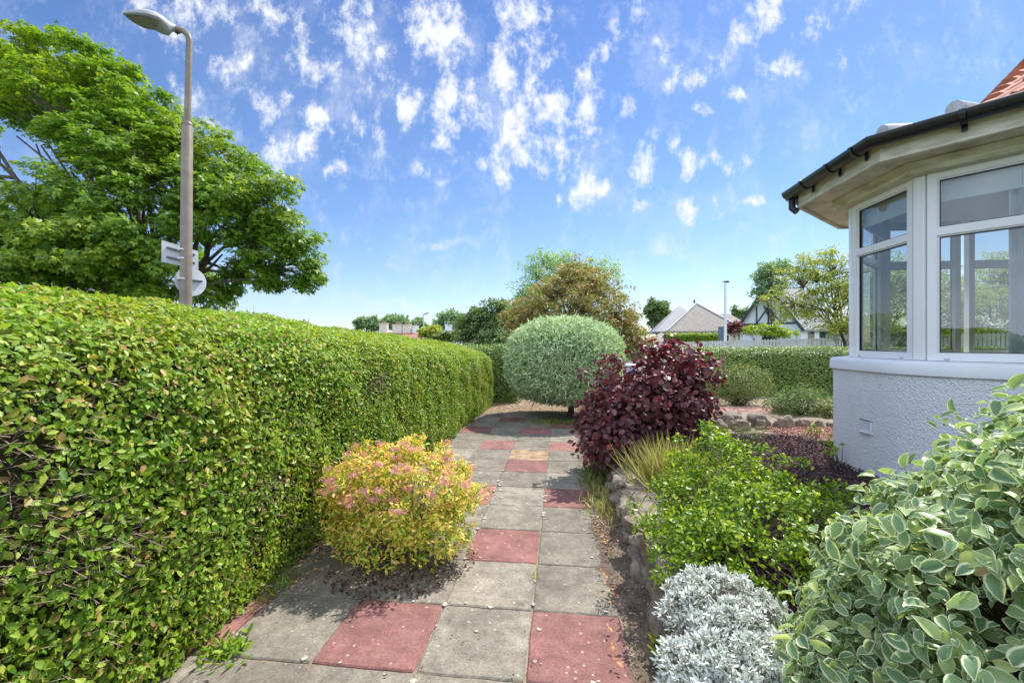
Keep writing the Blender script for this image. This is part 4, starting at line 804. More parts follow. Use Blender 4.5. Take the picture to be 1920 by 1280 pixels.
for z in (.55, 1.35): mb.bar(nx_*.035 + Vector((0,0,z)), ux*ln + nx_*.035 + Vector((0,0,z+(d_.z))), .04, .08)
mb.obj('rails', M['picket'], fe)
for i in range(8):
    mb = MB(); c = ux*(ln*i/7) + nx_*.1; mb.box((c.x-.05,c.y-.05,-.1),(c.x+.05,c.y+.05,1.5)); mb.obj('fence_post', M['picket'], fe)

# ------------------------------------------------------------------ bungalow with bay window
he = empty('bungalow', (3.92, 1, 0), 'white roughcast bungalow with angled bay window and black gutter at the right', 'house')
HO = Vector((3.92,1,0))
def H(mb): mb.v = [(x-HO.x, y-HO.y, z-HO.z) for x, y, z in mb.v]; return mb
WP = [(3.92,-3.0),(3.92,3.40),(3.14,4.18),(3.14,5.07),(3.92,5.85),(5.95,5.85)]
BAY = WP[1:]
def rounded(poly, ids, t_=.30, n=6):
    out = []
    for i, p in enumerate(poly):
        if i not in ids: out.append(p); continue
        a = Vector(poly[i-1]); b = Vector(p); c = Vector(poly[i+1]); p0 = b + (a-b).normalized()*t_; p2 = b + (c-b).normalized()*t_
        for k in range(n+1): q = k/n; w_ = p0*(1-q)**2 + b*2*q*(1-q) + p2*q*q; out.append((w_.x, w_.y))
    return out
WR = rounded(WP, (2,)); BAYR = WR[1:]
mb = MB(); mb.strip(WR + [(8.5,5.85)], -.12, .16, -.05, 1.25)
mb.strip([(3.92,-3.0),(3.92,3.36)], -.12, .155, 1.25, 3.09); mb.strip([(5.95,5.85),(8.5,5.85)], -.12, .155, 1.25, 3.09)
mb.box((8.4,-3,-.05),(8.66,5.99,3.09)); mb.box((3.8,-3.2,-.05),(8.6,-3.0,3.09))
wall_o = H(mb).obj('wall', M['render'], he, True)
mb = MB(); mb.sweep(BAYR, [(-.16,1.252),(.175,1.252),(.187,1.262),(.19,1.29),(.188,1.35),(.175,1.372),(.155,1.382),(-.16,1.385)]); H(mb).obj('sill', M['sillpaint'], he, True)
mb = MB(); mb.strip(BAY, -.08, .13, 2.99, 3.088); mb.sweep(BAY, [(.13,3.04),(.16,3.05),(.17,3.085),(.13,3.087)]); H(mb).obj('lintel', M['cream'], he)
mb = MB(); mb.strip(WP + [(8.5,5.85)], -.10, .43, 3.09, 3.115); H(mb).obj('soffit', M['cream'], he)
mb = MB(); mb.strip(WP + [(8.5,5.85)], .43, .455, 3.06, 3.235); mb.strip(WP, .4555, .468, 3.062, 3.085); H(mb).obj('fascia', M['cream'], he)
gp = [(.475 + .066*(1+math.cos(a)), 3.25 + .080*math.sin(a)) for a in np.linspace(math.pi, 2*math.pi, 12)]
gp = gp + [(o_*.0 + .475 + (o_-.475)*.93 + .004, z+.006) for (o_, z) in gp[::-1]]
mb = MB(); mb.sweep(WP + [(8.5,5.85)], gp); gut = H(mb).obj('gutter', M['gutter'], he, True)
def along(seg, t, o):
    (x0,y0),(x1,y1) = WP[seg],WP[seg+1]; dx,dy = x1-x0,y1-y0; l = math.hypot(dx,dy); return Vector((x0+dx*t-dy/l*o, y0+dy*t+dx/l*o, 0)), Vector((dx/l,dy/l,0)), Vector((-dy/l,dx/l,0))
for seg, t in ((1,.15),(1,.72),(2,-.06),(2,.35),(2,.85),(3,-.1),(3,.5),(0,.98)):
    mb = MB(); p, u, nn = along(seg, t, 0); pr = [(.470,3.10),(.470,3.25)] + [(.475 + .071*(1+math.cos(a)), 3.25 + .087*math.sin(a)) for a in np.linspace(math.pi, 2*math.pi, 9)]
    for i in range(2, len(pr)-1):
        a, b = pr[i], pr[i+1]; mb.bar(p + nn*a[0] + Vector((0,0,a[1])), p + nn*b[0] + Vector((0,0,b[1])), .035, .006, up=nn)
    mb.bar(p + nn*.474 + Vector((0,0,3.13)), p + nn*.474 + Vector((0,0,3.24)), .035, .008, up=nn)
    H(mb).obj('gutter_bracket', M['gutter'], gut)
# short black pipe stub standing in for the far gutter seen end-on
mb = MB(); pc = offset(WP, .53)[4]; q0 = Vector((*offset(WP,.52)[3],3.20))
pcv, u, nn = along(3, -.14, .53); mb.tube([pcv + Vector((0,0,3.2)), pcv + Vector((0,0,3.08)), pcv - nn*.05 + Vector((0,0,3.03))], .036, 10)
H(mb).obj('gutter_stub', M['gutter'], he, True)
def facet(seg, t0=0.0, t1=1.0, blind=True):
    (x0,y0),(x1,y1) = WP[seg],WP[seg+1]; dx,dy = x1-x0,y1-y0; l = math.hypot(dx,dy); u = Vector((dx/l,dy/l,0)); nn = Vector((-dy/l,dx/l,0)); o = Vector((x0,y0,0))
    a, b = t0*l + .045, t1*l - .045
    mb = MB()
    def bar(s0, s1, z0, z1, d0=-.035, d1=.035):
        v = [o + u*s_ + nn*n_ + Vector((0,0,z)) for z in (z0,z1) for (s_,n_) in ((s0,d0),(s1,d0),(s1,d1),(s0,d1))]; mb.add(v, [(3,2,1,0),(4,5,6,7),(0,1,5,4),(1,2,6,5),(2,3,7,6),(3,0,4,7)])
    J = .062
    bar(a, a+J, 1.387, 2.988); bar(b-J, b, 1.387, 2.988)
    bar(a+J, b-J, 1.387, 1.442); bar(a+J, b-J, 2.452, 2.512); bar(a+J, b-J, 2.936, 2.988)
    # slim inner beads and the drain caps
    for (z0, z1) in ((1.442,2.452),(2.512,2.936)):
        bar(a+J, a+J+.012, z0, z1, -.02, .016); bar(b-J-.012, b-J, z0, z1, -.02, .016); bar(a+J+.012, b-J-.012, z0, z0+.012, -.02, .016); bar(a+J+.012, b-J-.012, z1-.012, z1, -.02, .016)
    fr = H(mb).obj('window_frame', M['upvc'], he)
    for s_ in (a+.10, b-.14): mb = MB(); v0 = o + u*s_ + nn*.036 + Vector((0,0,1.40)); mb.bar(v0, v0 + u*.035, .01, .012); H(mb).obj('drain_cap', M['capgrey'], fr)
    for (z0, z1) in ((1.450,2.446),(2.518,2.930)):
        mb = MB(); v = [o + u*s_ + nn*n_ + Vector((0,0,z)) for z in (z0,z1) for (s_,n_) in ((a+J+.006,-.002),(b-J-.006,-.002),(b-J-.006,.002),(a+J+.006,.002))]
        mb.add([v[0],v[1],v[5],v[4]], [(0,1,2,3)]); H(mb).obj('pane', M['glass'], fr)
    mb = MB()
    for (z0, z1) in ((1.442,2.452),(2.512,2.936)):     # black gaskets
        for (s0, s1, q0_, q1_) in ((a+J+.012,a+J+.018,z0+.012,z1-.012),(b-J-.018,b-J-.012,z0+.012,z1-.012)):
            v = [o + u*s_ + nn*n_ + Vector((0,0,z)) for z in (q0_,q1_) for (s_,n_) in ((s0,-.008),(s1,-.008),(s1,.010),(s0,.010))]; mb.add(v, [(3,2,1,0),(4,5,6,7),(0,1,5,4),(1,2,6,5),(2,3,7,6),(3,0,4,7)])
        for (zz0, zz1) in ((z0+.012,z0+.018),(z1-.022,z1-.012)):
            v = [o + u*s_ + nn*n_ + Vector((0,0,z)) for z in (zz0,zz1) for (s_,n_) in ((a+J+.018,-.008),(b-J-.018,-.008),(b-J-.018,.010),(a+J+.018,.010))]; mb.add(v, [(3,2,1,0),(4,5,6,7),(0,1,5,4),(1,2,6,5),(2,3,7,6),(3,0,4,7)])
    H(mb).obj('gasket', M['gutter'], fr)
    if blind:
        mb = MB(); p0 = o + u*(a+.03) - nn*.09; p1 = o + u*(b-.03) - nn*.09; mb.bar(p0 + Vector((0,0,2.86)), p1 + Vector((0,0,2.86)), .012, .16); mb.bar(p0 + Vector((0,0,2.77)), p1 + Vector((0,0,2.77)), .02, .025)
        H(mb).obj('blind', M['blind'], he)
facet(1); facet(2); facet(3); facet(4, 0, .46, False); facet(4, .46, 1, False)
for i in (1,2,3,4,5):
    mb = MB(); x, y = WP[i]; bis = offset(WP, 1)[i]; d0 = Vector((bis[0]-x, bis[1]-y, 0)).normalized(); c = Vector((x,y,0)) - d0*.012
    mb.bar(c + Vector((0,0,1.387)), c + Vector((0,0,2.988)), .085, .085, up=d0); H(mb).obj('corner_post', M['upvc'], he, bevel=.008)
# room inside
mb = MB(); fl = offset(WP, -.121); mb.add([(x,y,.55) for x,y in fl] + [(8.4,5.73,.55),(8.4,-3,.55)], [tuple(range(len(fl)+2))[::-1]]); H(mb).obj('floor', M['carpet'], he)
mb = MB(); mb.add([(x,y,2.985) for x,y in fl] + [(8.4,5.73,2.985),(8.4,-3,2.985)], [tuple(range(len(fl)+2))]); H(mb).obj('ceiling', M['innerceil'], he)
mb = MB(); mb.box((8.3,-2.9,.56),(8.39,5.7,2.98)); mb.box((4.05,.2,.56),(8.29,.3,2.98)); mb.box((6.05,5.62,.56),(8.29,5.715,2.98)); H(mb).obj('inner_wall', M['inner'], he)
# curtains
def curtain(p0, p1, z0=.9, z1=2.9, n=40, amp=.035):
    p0 = Vector(p0); p1 = Vector(p1); d = (p1-p0); u = d.normalized(); nn = Vector((-u.y,u.x,0)); v = []
    for z in (z0, z1):
        for i in range(n): v.append(p0 + d*(i/(n-1)) + nn*(amp*math.sin(i*1.35)+amp*.4*math.sin(i*.7+z)) + Vector((0,0,z)))
    mb = MB(); mb.add(v, [(i,i+1,n+i+1,n+i) for i in range(n-1)]); H(mb).obj('curtain', M['curtain'], he, True)
curtain((3.98,3.52,0),(3.585,3.915,0)); curtain((5.25,5.66,0),(5.9,5.66,0))
# air vent
mb = MB(); mb.box((2.955,4.53,.655),(2.9775,4.70,.665)); mb.box((2.955,4.53,.665),(2.9775,4.54,.775)); mb.box((2.975,4.54,.665),(2.9775,4.70,.775)); H(mb).obj('air_vent', noisy('vent_render', (.66,.68,.70),(.76,.78,.80), 60, .9, 1, 90), he)
mb = MB(); mb.box((2.972,4.53,.776),(2.9775,4.70,.783)); H(mb).obj('vent_hood', M['ventdark'], he)
# roof
RZ = 3.262
mb = MB(); o1 = offset(WP, .47); mb.add([(x,y,3.215) for x,y in o1] + [(8.5,6.3,3.215),(8.5,-3,3.215)], [tuple(range(8))]); H(mb).obj('bay_roof', M['slateg'], he)
def cap(p, q, r=.06):
    mb = MB(); mb.tube([p, q], [r, r*.95], 10); H(mb).obj('ridge_cap', M['lead'], he, True)
for i, tgt in ((2,(4.6,4.35)),(3,(4.6,4.6)),(4,(5.0,5.2))):
    x, y = o1[i]; t = Vector((tgt[0]-x, tgt[1]-y, 0)).normalized(); cap((x + t.x*.03, y + t.y*.03, RZ+.05), (x + t.x*.4, y + t.y*.4, RZ+.085))
cx_, cy_, _z = along(2, -.33, .0)[0]; pz = (3.15, 3.62); cap((2.98,3.66,RZ+.06), (3.5,3.9,RZ+.10), .058)
# tiled main roof: hip from Q0 to Q1
Q0 = Vector((3.52,4.02,RZ+.10)); Q1 = Vector((5.5,5.65,4.78)); R1 = Vector((5.5,-3.4,4.78)); E0 = Vector((3.44,-3.4,RZ+.08)); E1 = Vector((3.44,3.2,RZ+.08))
mb = MB(); mb.add([E0,E1,Q0,Q1,R1, Vector((8.9,5.65,RZ)), Vector((8.9,-3.4,RZ))], [(0,1,2,3,4),(3,5,6,4),(2,5,3)]); H(mb).obj('roof', M['tile'], he)
# rolls of the pantiles on the near slope
upv = Vector((Q1.x-E1.x, 0, Q1.z-E1.z)); nrm = Vector((-upv.z,0,upv.x)).normalized(); mb = MB()
y = -1.5
while y < 5.5:
    # where the hip cuts this tile line
    if y > Q0.y: t0 = (y-Q0.y)/(Q1.y-Q0.y); xs = Q0.x + (Q1.x-Q0.x)*t0
    else: xs = E1.x + .0
    xe = Q1.x; course = .30; x = xs + .02
    while x < xe - .05:
        x2 = min(x + course + .03, xe); za = E1.z + (x-E1.x)/upv.x*upv.z; zb = E1.z + (x2-E1.x)/upv.x*upv.z
        mb.tube([Vector((x,y,za)) + nrm*.05, Vector((x2,y,zb)) + nrm*.018], [.052,.048], 8); x += course
    y += .20
H(mb).obj('tile_rolls', M['tile'], he, True)
mb = MB(); n = 9
for i in range(n):
    a = Q0.lerp(Q1, i/n) ; b = Q0.lerp(Q1, (i+1.12)/n if i < n-1 else 1); mb.tube([a + Vector((0,0,.07)), b + Vector((0,0,.045))], [.105,.085], 10)
H(mb).obj('hip_tiles', M['tile'], he, True)
mb = MB(); mb.bar(E1 + Vector((.0,0,-.03)), E0 + Vector((0,0,-.03)), .05, .1); H(mb).obj('eaves_board', M['lead'], he)

# ------------------------------------------------------------------ street lamps and signs
def lamp_left():
    b = at(346, 640, 6.1); e = empty('street_lamp', (b.x,b.y,0), 'tall beige steel street lamp standing behind the left hedge', 'street lamp')
    t1 = at(351, 232, 6.1) - Vector((b.x,b.y,0)); top = at(355, 78, 6.1) - Vector((b.x,b.y,0))
    mb = MB(); mb.tube([(0,0,-.05),(t1.x,t1.y,t1.z-.03),(t1.x,t1.y,t1.z)], [.078,.068,.055], 20)
    mb.tube([Vector(t1)-Vector((0,0,.02)), Vector(t1)+Vector((0,0,.02))], [.072,.060], 20)
    arm = []; r_ = .17; side = (at(300,50,6.1)-at(355,50,6.1)).normalized(); side.z = 0; side.normalize()
    for a in np.linspace(0, math.pi/2*.86, 9): arm.append(top + side*(r_*(1-math.cos(a))) + Vector((0,0,r_*math.sin(a))))
    arm.append(arm[-1] + (arm[-1]-arm[-2]).normalized()*.07)
    mb.tube([Vector(t1)] + [Vector(t1).lerp(top,.5)] + arm, [.040,.040] + [.039]*len(arm), 16)
    mb.obj('pole', M['post'], e, True)
    # lantern: leaf shaped, pointed at the far end
    tip = arm[-1]; fwd = (at(243,36,5.75) - at(322,58,6.1)).normalized(); sd = fwd.cross(Vector((0,0,1))).normalized(); upv = sd.cross(fwd)
    prof = [(s_*.86, a_*1.25, b_*1.15, c_*1.15) for s_, a_, b_, c_ in [(-.02,.034,.036,.036),(.05,.045,.045,.055),(.11,.07,.06,.11),(.17,.10,.085,.10),(.26,.135,.10,.045),(.38,.14,.095,.036),(.50,.105,.07,.030),(.60,.055,.035,.02),(.655,.012,.012,.01)]]
    mb = MB(); v = []; n = 20
    for (s_, wd, hu, hd) in prof:
        for k in range(n):
            a = 2*math.pi*k/n; v.append(tip + fwd*s_ + sd*(wd*math.cos(a)) + upv*((hu if math.sin(a) > 0 else hd)*math.sin(a)))
    f = [(i*n+k, i*n+(k+1)%n, (i+1)*n+(k+1)%n, (i+1)*n+k) for i in range(len(prof)-1) for k in range(n)] + [tuple(range(n))[::-1], tuple((len(prof)-1)*n+k for k in range(n))]
    mb.add(v, f); ln_ = mb.obj('lantern', M['lampgrey'], e, True)
    mb = MB(); v = []; pr = [(.18,.10),(.26,.145),(.34,.145),(.43,.105),(.50,.055),(.535,.02)]
    for (s_, wd) in pr:
        for q in (-1,-.5,0,.5,1): v.append(tip + fwd*s_ + sd*(wd*q) - upv*(.056 - .014*abs(q) - .016*max(0,(s_-.34)/.2)))
    mb.add(v, [(i*5+j,i*5+j+1,(i+1)*5+j+1,(i+1)*5+j) for i in range(len(pr)-1) for j in range(4)]); mb.obj('lens', M['lens'], ln_, True)
    mb = MB(); mb.bar(tip + fwd*.01 - upv*.055, tip - fwd*.05 - upv*.05, .03, .02); mb.tube([tip - fwd*.01 - upv*.04, tip - fwd*.01 - upv*.085], .008, 6); mb.obj('clamp', M['lampdark'], ln_)
    return e, b
e, lb = lamp_left()
# sign plates fixed to the post (they face away, so only the backs show)
def sign_rect():
    d = 6.22; P = [at(303,450,d-.18), at(372,471,d+.20), at(372,505,d+.2), at(303,491,d-.18)]; b = sum(P, Vector())/4; e = empty('road_sign', b, 'back of a rectangular grey road sign clamped to the street lamp post', 'sign')
    P = [p-b for p in P]; nrm = (P[1]-P[0]).cross(P[3]-P[0]).normalized(); nrm = nrm if nrm.dot(at(340,480,1)-Vector((0,0,EYE))) > 0 else -nrm
    mb = MB(); mb.add(P + [p + nrm*.004 for p in P], [(0,1,2,3),(7,6,5,4),(0,4,5,1),(1,5,6,2),(2,6,7,3),(3,7,4,0)]); mb.obj('plate', M['signback'], e)
    for t in (.28,.72):
        a = P[0].lerp(P[3],t); c = P[1].lerp(P[2],t); mb = MB(); mb.bar(a.lerp(c,.12) - nrm*.014, a.lerp(c,.88) - nrm*.014, .024, .028, up=nrm); mb.obj('rail', M['rail'], e)
        z = a.lerp(c,.6).z + b.z; mb = MB(); ctr = Vector((lb.x,lb.y,z)) - b; mb.tube([ctr - Vector((0,0,.012)), ctr + Vector((0,0,.012))], .082, 20); mb.obj('clamp_band', M['galv'], e, True)
def sign_round():
    d = 6.24; c = at(358,528,d); e = empty('road_sign', c, 'back of a round grey road sign low on the street lamp post', 'sign'); r_ = .205
    vw = (c - Vector((0,0,EYE))).normalized(); ang = R(26); fw = Matrix.Rotation(ang,3,'Z') @ Vector((vw.x,vw.y,0)).normalized(); sd = fw.cross(Vector((0,0,1)))
    mb = MB(); n = 40; v = [sd*(r_*math.cos(2*math.pi*k/n)) + Vector((0,0,r_*math.sin(2*math.pi*k/n))) + fw*q for q in (0,.004) for k in range(n)]
    mb.add(v, [tuple(range(n))[::-1], tuple(range(n,2*n))] + [(k,(k+1)%n,n+(k+1)%n,n+k) for k in range(n)]); mb.obj('plate', M['signback'], e)
    mb = MB(); mb.bar(sd*-.14 - fw*.014 + Vector((0,0,.02)), sd*.14 - fw*.014 + Vector((0,0,.02)), .024, .028, up=fw); mb.obj('rail', M['rail'], e)
    mb = MB(); ctr = Vector((lb.x,lb.y,c.z+.02)) - c; mb.tube([ctr - Vector((0,0,.012)), ctr + Vector((0,0,.012))], .083, 20); mb.obj('clamp_band', M['galv'], e, True)
sign_rect(); sign_round()
def lamp_post(px, pytop, d, label, r_, m, right=1, flat=True, L_=.5, rise=0.0):
    b = at(px,640,d); h = at(px,pytop,d).z; e = empty('street_lamp', (b.x,b.y,0), label, 'street lamp'); mb = MB(); mb.tube([(0,0,-.05),(0,0,h*.98),(0,0,h)], [r_,r_*.75,r_*.6], 12); mb.obj('pole', M[m], e, True)
    u = Vector((cs,sn,0))*right; mb = MB(); a = Vector((0,0,h)); q = a + u*L_ + Vector((0,0,rise)); mb.tube([a - u*.12, a.lerp(q,.35), a.lerp(q,.7), q], [.05,.10,.11,.03], 8); mb.v = [(x,y,h+rise*0+(z-h)*(.6)) for x,y,z in mb.v]; mb.obj('lantern', M['lampdark'], e, True)
lamp_post(1360, 528, 24, 'slim white street lamp column standing by the picket fence', .085, 'whitepost', 1, L_=.22)
lamp_post(794, 590, 58, 'distant thin grey street lamp above the left hedge', .07, 'galv', 1, L_=.75, rise=.5)
mb = MB(); b = at(1352,640,25.5); mb.box((-.16,-.03,.0),(.16,.03,at(1352,612,25.5).z)); mb.box((-.17,-.035,1.9),(.17,.035,1.95)); o = mb.obj('notice_board', mat('slate_blue_board', (.10,.15,.21), .5), None, bevel=.004); o.location = (b.x,b.y,0); o.rotation_euler = (0,0,YAW); tag(o, 'narrow blue-grey panel standing behind the white lamp column', 'board')

# ------------------------------------------------------------------ parked car behind the ball tree
def car():
    e = empty('parked_car', (.75,13.9,-.03), 'pale blue parked car mostly hidden behind the silver ball tree', 'car')
    low = [(-2.05,.35),(-2.08,.75),(-1.95,.98),(-1.2,1.02),(.75,.98),(1.5,.90),(1.95,.78),(2.05,.55),(2.02,.30)]
    mb = MB(); n = len(low); v = []
    for (y, k) in ((-.85,.94),(-.80,1.0),(.80,1.0),(.85,.94)):
        for (x, z) in low: v.append((x*(1 if abs(y) < .82 else .985), y, z if k == 1 else .3+(z-.3)*.93))
    f = [(j*n+i, j*n+(i+1)%n, (j+1)*n+(i+1)%n, (j+1)*n+i) for j in range(3) for i in range(n)] + [tuple(range(n))[::-1], tuple(3*n+i for i in range(n))]; mb.add(v, f)
    roof = [(-1.85,.99),(-1.45,1.38),(-.9,1.46),(.0,1.45),(.35,1.38),(1.15,.95)]; n = len(roof); v = []
    for y, s_ in ((-.62,1),(.62,1)):
        for (x, z) in roof: yy = y*(1.0 if z > 1.2 else 1.22); v.append((x,yy,z))
    mb.add(v, [tuple(range(n))[::-1], tuple(range(n,2*n))] + [(i,i+1,n+i+1,n+i) for i in range(n-1)]); mb.obj('body', M['carpaint'], e, True, bevel=.02)
    mb = MB(); mb.add([(.42,-.56,1.352),(.42,.56,1.352),(1.08,.66,1.0),(1.08,-.66,1.0)], [(0,1,2,3)]); mb.v = [(x+.014,y,z+.024) for x,y,z in mb.v]; mb.obj('windscreen', M['darkglass'], e)
    for sg in (-1,1):
        mb = MB(); mb.add([(-1.55,sg*.76,1.04),(-1.3,sg*.665,1.34),(.2,sg*.655,1.35),(.85,sg*.765,1.04)], [(0,1,2,3)]); mb.v = [(x,y+sg*.012,z) for x,y,z in mb.v]; mb.obj('side_window', M['darkglass'], e)
        mb = MB(); bm_ = (1.93,sg*.62,.70); mb.tube([(1.90,sg*.62-.13,.70),(1.97,sg*.62,.70),(1.90,sg*.62+.13,.70)], [.05,.085,.05], 10); mb.obj('headlight', M['lamplens'], e, True)
        for x in (-1.3,1.3):
            mb = MB(); mb.tube([(x,sg*.70,.31),(x,sg*.875,.31)], .31, 24); wh = mb.obj('wheel', M['tyre'], e, True, bevel=.02); mb = MB(); mb.tube([(x,sg*.86,.31),(x,sg*.885,.31)], .2, 16); mb.obj('rim', M['alloy'], wh, True)
car()

# ------------------------------------------------------------------ far houses
def hip(mb, c, u, v, hw, hd, z0, z1, rl=0):          # hipped roof block: half width hw along u, half depth hd along v, ridge half length rl
    c = Vector(c); P = [c + u*a*hw + v*b*hd + Vector((0,0,z0)) for a, b in ((-1,-1),(1,-1),(1,1),(-1,1))]; Rg = [c - u*rl + Vector((0,0,z1)), c + u*rl + Vector((0,0,z1))]
    mb.add(P + Rg + [p - Vector((0,0,.15)) for p in P], [(0,1,5,4),(1,2,5),(2,3,4,5),(3,0,4),(0,1,7,6)[::-1],(1,2,8,7)[::-1],(2,3,9,8)[::-1],(3,0,6,9)[::-1],(6,7,8,9)])
U = Vector((cs,sn,0)); V_ = Vector((-sn,cs,0))
def wbox(mb, c, u, v, hw, hd, z0, z1): 
    P = [Vector(c) + u*a*hw + v*b*hd + Vector((0,0,z)) for z in (z0,z1) for a, b in ((-1,-1),(1,-1),(1,1),(-1,1))]; mb.add(P, [(3,2,1,0),(4,5,6,7),(0,1,5,4),(1,2,6,5),(2,3,7,6),(3,0,4,7)])
def rot(u, a): return Matrix.Rotation(a,3,'Z') @ u
def windows(e, c, u, v, hd, spots, z0, z1, wd):
    for s_ in spots:
        p = Vector(c) + u*s_ - v*(hd+.02); mb = MB(); wbox(mb, p, u, v, wd/2, .03, z0, z1); w_ = mb.obj('window', M['upvc'], e); mb = MB(); wbox(mb, p - v*.02, u, v, wd/2-.07, .03, z0+.07, z1-.07); mb.obj('pane', M['darkglass'], w_)
# grey hip-roofed bungalow
c = at(1312,640,52); c.z = 0; e = empty('hipped_house', c, 'grey-brown hip roofed bungalow behind the bright far hedge', 'house'); u = rot(U,R(-12)); v = rot(V_,R(-12)); O = Vector((0,0,0))
mb = MB(); wbox(mb, O, u, v, 3.7, 3.9, -.1, 2.75); mb.obj('wall', M['cottwall'], e); windows(e, O, u, v, 3.9, (-2,1.6), 1.1, 2.3, 1.3)
mb = MB(); hip(mb, O - u*.2, u, v, 4.1, 4.3, 2.7, 6.1, .15); mb.obj('roof', M['slate'], e)
mb = MB(); hip(mb, O - u*1.9 + v*2.5, u, v, 3.4, 5.0, 2.72, 6.0, .15); mb.obj('rear_roof', M['slateg'], e)
mb = MB(); hip(mb, O + u*2.6 + v*1.2, u, v, 3.2, 3.8, 2.68, 4.9, 1.0); mb.obj('side_roof', M['slate'], e)
mb = MB(); a = O - u*.35 + Vector((0,0,6.14))
for (sx, sy) in ((-1,-1),(1,-1)): mb.bar(a, O - u*.2 + u*4.1*sx - v*4.3 + Vector((0,0,2.78)), .16, .08)
mb.obj('hip_ridge', M['lead'], e); mb = MB(); q = a - u*.25; mb.tube([q, q+Vector((0,0,.25)), q+Vector((0,0,.45))], [.12,.12,.05], 8); mb.obj('finial', M['rail'], e)
c = at(1240,640,40); c.z = 0; e = empty('garage', c, 'small building with pyramid roof at the left end of the picket fence', 'outbuilding'); mb = MB(); wbox(mb, O, u, v, 1.5, 1.5, -.1, 1.5); mb.obj('wall', M['cottwall'], e); mb = MB(); hip(mb, O, u, v, 1.75, 1.75, 1.5, 2.35, .05); mb.obj('roof', M['slate'], e)
# white gabled house
c = at(1475,640,36); c.z = 0; e = empty('gabled_house', c, 'white house with steep gable and dark half-timbering behind the yellow-green tree', 'house'); ang = R(34); u = rot(U,ang); v = rot(V_,ang)
GW, GD, ez, rz_ = 3.0, 2.3, 2.75, 5.95; mb = MB()      # ridge along u, gable end at -u
Pg = []
for a in (-GW, GW):
    for (b, z) in ((-GD,-.1),(GD,-.1),(GD,ez),(0,rz_),(-GD,ez)): Pg.append(u*a + v*b + Vector((0,0,z)))
mb.add(Pg, [(0,1,2,3,4)[::-1],(5,6,7,8,9),(0,4,9,5),(1,6,7,2),(0,5,6,1)]); mb.obj('wall', M['whitewall'], e)
mb = MB()
for sg in (-1,1):
    a0 = v*(sg*(GD+.3)) + Vector((0,0,ez-.42)); a1 = Vector((0,0,rz_+.0)); q = []
    for s_ in (-GW-.25, GW+.25):
        q += [a0 + u*s_, a1 + u*s_, a1 + u*s_ + Vector((0,0,.12)), a0 + u*s_ + Vector((0,0,.12))]
    mb.add(q, [(0,1,2,3)[::-1],(4,5,6,7),(0,4,7,3),(1,5,6,2),(3,2,6,7),(0,1,5,4)])
mb.obj('roof', M['slateg'], e); mb = MB()
for sg in (-1,1): mb.bar(u*(-GW-.27) + v*(sg*(GD+.3)) + Vector((0,0,ez-.40)), u*(-GW-.27) + Vector((0,0,rz_)), .06, .2)
for b, z in ((-.9,4.4),(0,5.6),(.9,4.4)): mb.bar(u*(-GW-.03) + v*b + Vector((0,0,2.9)), u*(-GW-.03) + v*b + Vector((0,0,z)), .10, .05)
mb.bar(u*(-GW-.03) - v*1.9 + Vector((0,0,2.95)), u*(-GW-.03) + v*1.9 + Vector((0,0,2.95)), .05, .14); mb.bar(u*(-GW-.03) - v*.9 + Vector((0,0,3.0)), u*(-GW-.03) + Vector((0,0,4.3)), .05, .1); mb.bar(u*(-GW-.03) + v*.9 + Vector((0,0,3.0)), u*(-GW-.03) + Vector((0,0,4.3)), .05, .1)
mb.obj('timber_frame', M['darktimber'], e); windows(e, O, u, v, GD, (-1.4,.6,2.2), 1.2, 2.4, 1.2)
for b in (0.0,):
    mb = MB(); wbox(mb, -u*(GW+.02) + v*b, v, u, .55, .03, 1.2, 2.4); w_ = mb.obj('window', M['upvc'], e); mb = MB(); wbox(mb, -u*(GW+.045) + v*b, v, u, .47, .03, 1.28, 2.32); mb.obj('pane', M['darkglass'], w_)
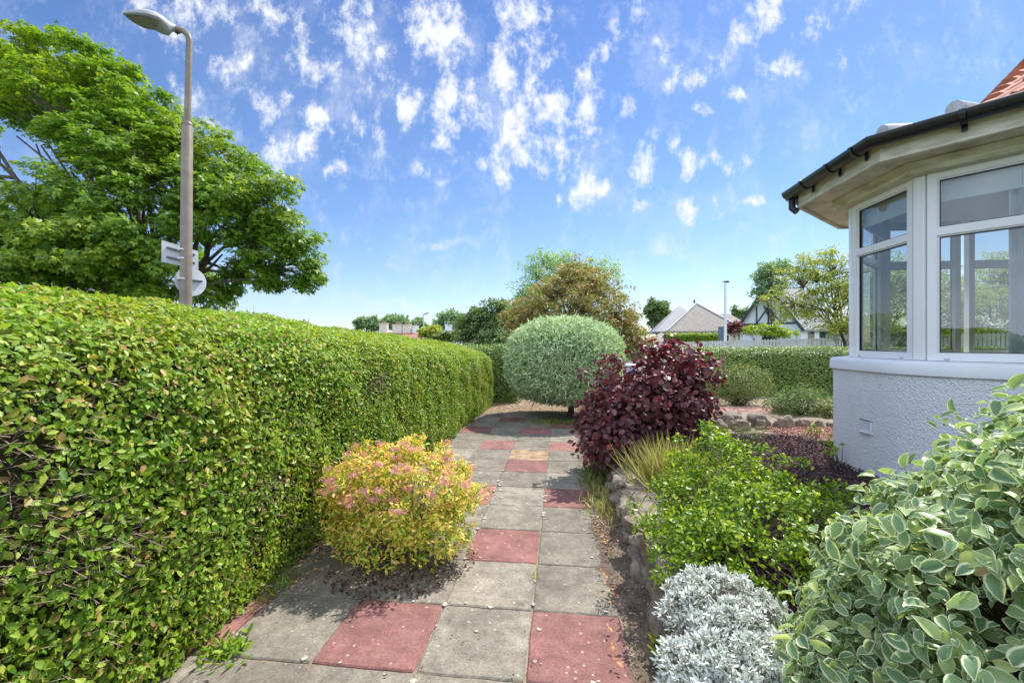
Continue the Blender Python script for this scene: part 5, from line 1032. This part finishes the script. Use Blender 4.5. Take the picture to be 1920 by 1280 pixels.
mb = MB(); wbox(mb, u*4.6 - v*.6, u, v, 3.2, 2.6, -.1, 2.3); mb.obj('wing', M['whitewall'], e); mb = MB(); hip(mb, u*4.6 - v*.6, u, v, 3.5, 2.9, 2.3, 3.7, 2.5); mb.obj('wing_roof', M['slateg'], e)
windows(e, u*4.6 - v*.6, u, v, 2.6, (-2,0,2), .9, 2.0, 1.3)
# distant cottage with red roof and chimneys
c = at(752,640,66); c.z = 0; e = empty('cottage', c, 'distant cottage with reddish roof and pale chimneys above the hedge', 'house')
mb = MB(); wbox(mb, O, U, V_, 4.3, 3, -.1, 2.0); mb.obj('wall', M['cottwall'], e); mb = MB(); hip(mb, O, U, V_, 4.6, 3.3, 1.9, 2.95, 4.2); mb.obj('roof', M['redroof'], e)
for i, (x, wd, h, m) in enumerate(((-2.6,.6,4.2,'cottwall'),(-.5,.7,4.0,'cottwall'),(.9,.6,4.0,'cottwall'),(2.2,.4,3.8,'whitewall'))):
    mb = MB(); wbox(mb, U*x, U, V_, wd, .4, 2.0, h); wbox(mb, U*x, U, V_, wd+.06, .46, h, h+.12); ch = mb.obj('chimney', M[m], e)
    mb = MB()
    for q in (-.3,.1,.4): mb.tube([U*(x+q*wd) + Vector((0,0,h+.1)), U*(x+q*wd) + Vector((0,0,h+.45))], .12, 8)
    mb.obj('chimney_pot', M['sandsoil'], ch)
c = at(843,640,68); c.z = 0; e = empty('white_cottage', c, 'small distant white house with grey roof and white chimney', 'house'); mb = MB(); wbox(mb, O, U, V_, 1.7, 2, -.1, 2.0); mb.obj('wall', M['whitewall'], e)
mb = MB(); hip(mb, O, U, V_, 2.0, 2.3, 1.95, 3.5, .8); mb.obj('roof', M['slateg'], e); mb = MB(); wbox(mb, -U*.1, U, V_, .55, .4, 2.2, 4.1); wbox(mb, -U*.1, U, V_, .62, .46, 4.1, 4.25); ch = mb.obj('chimney', M['whitewall'], e); mb = MB(); mb.tube([-U*.3 + Vector((0,0,4.2)), -U*.3 + Vector((0,0,4.6))], .14, 8); mb.obj('chimney_pot', M['whitewall'], ch)
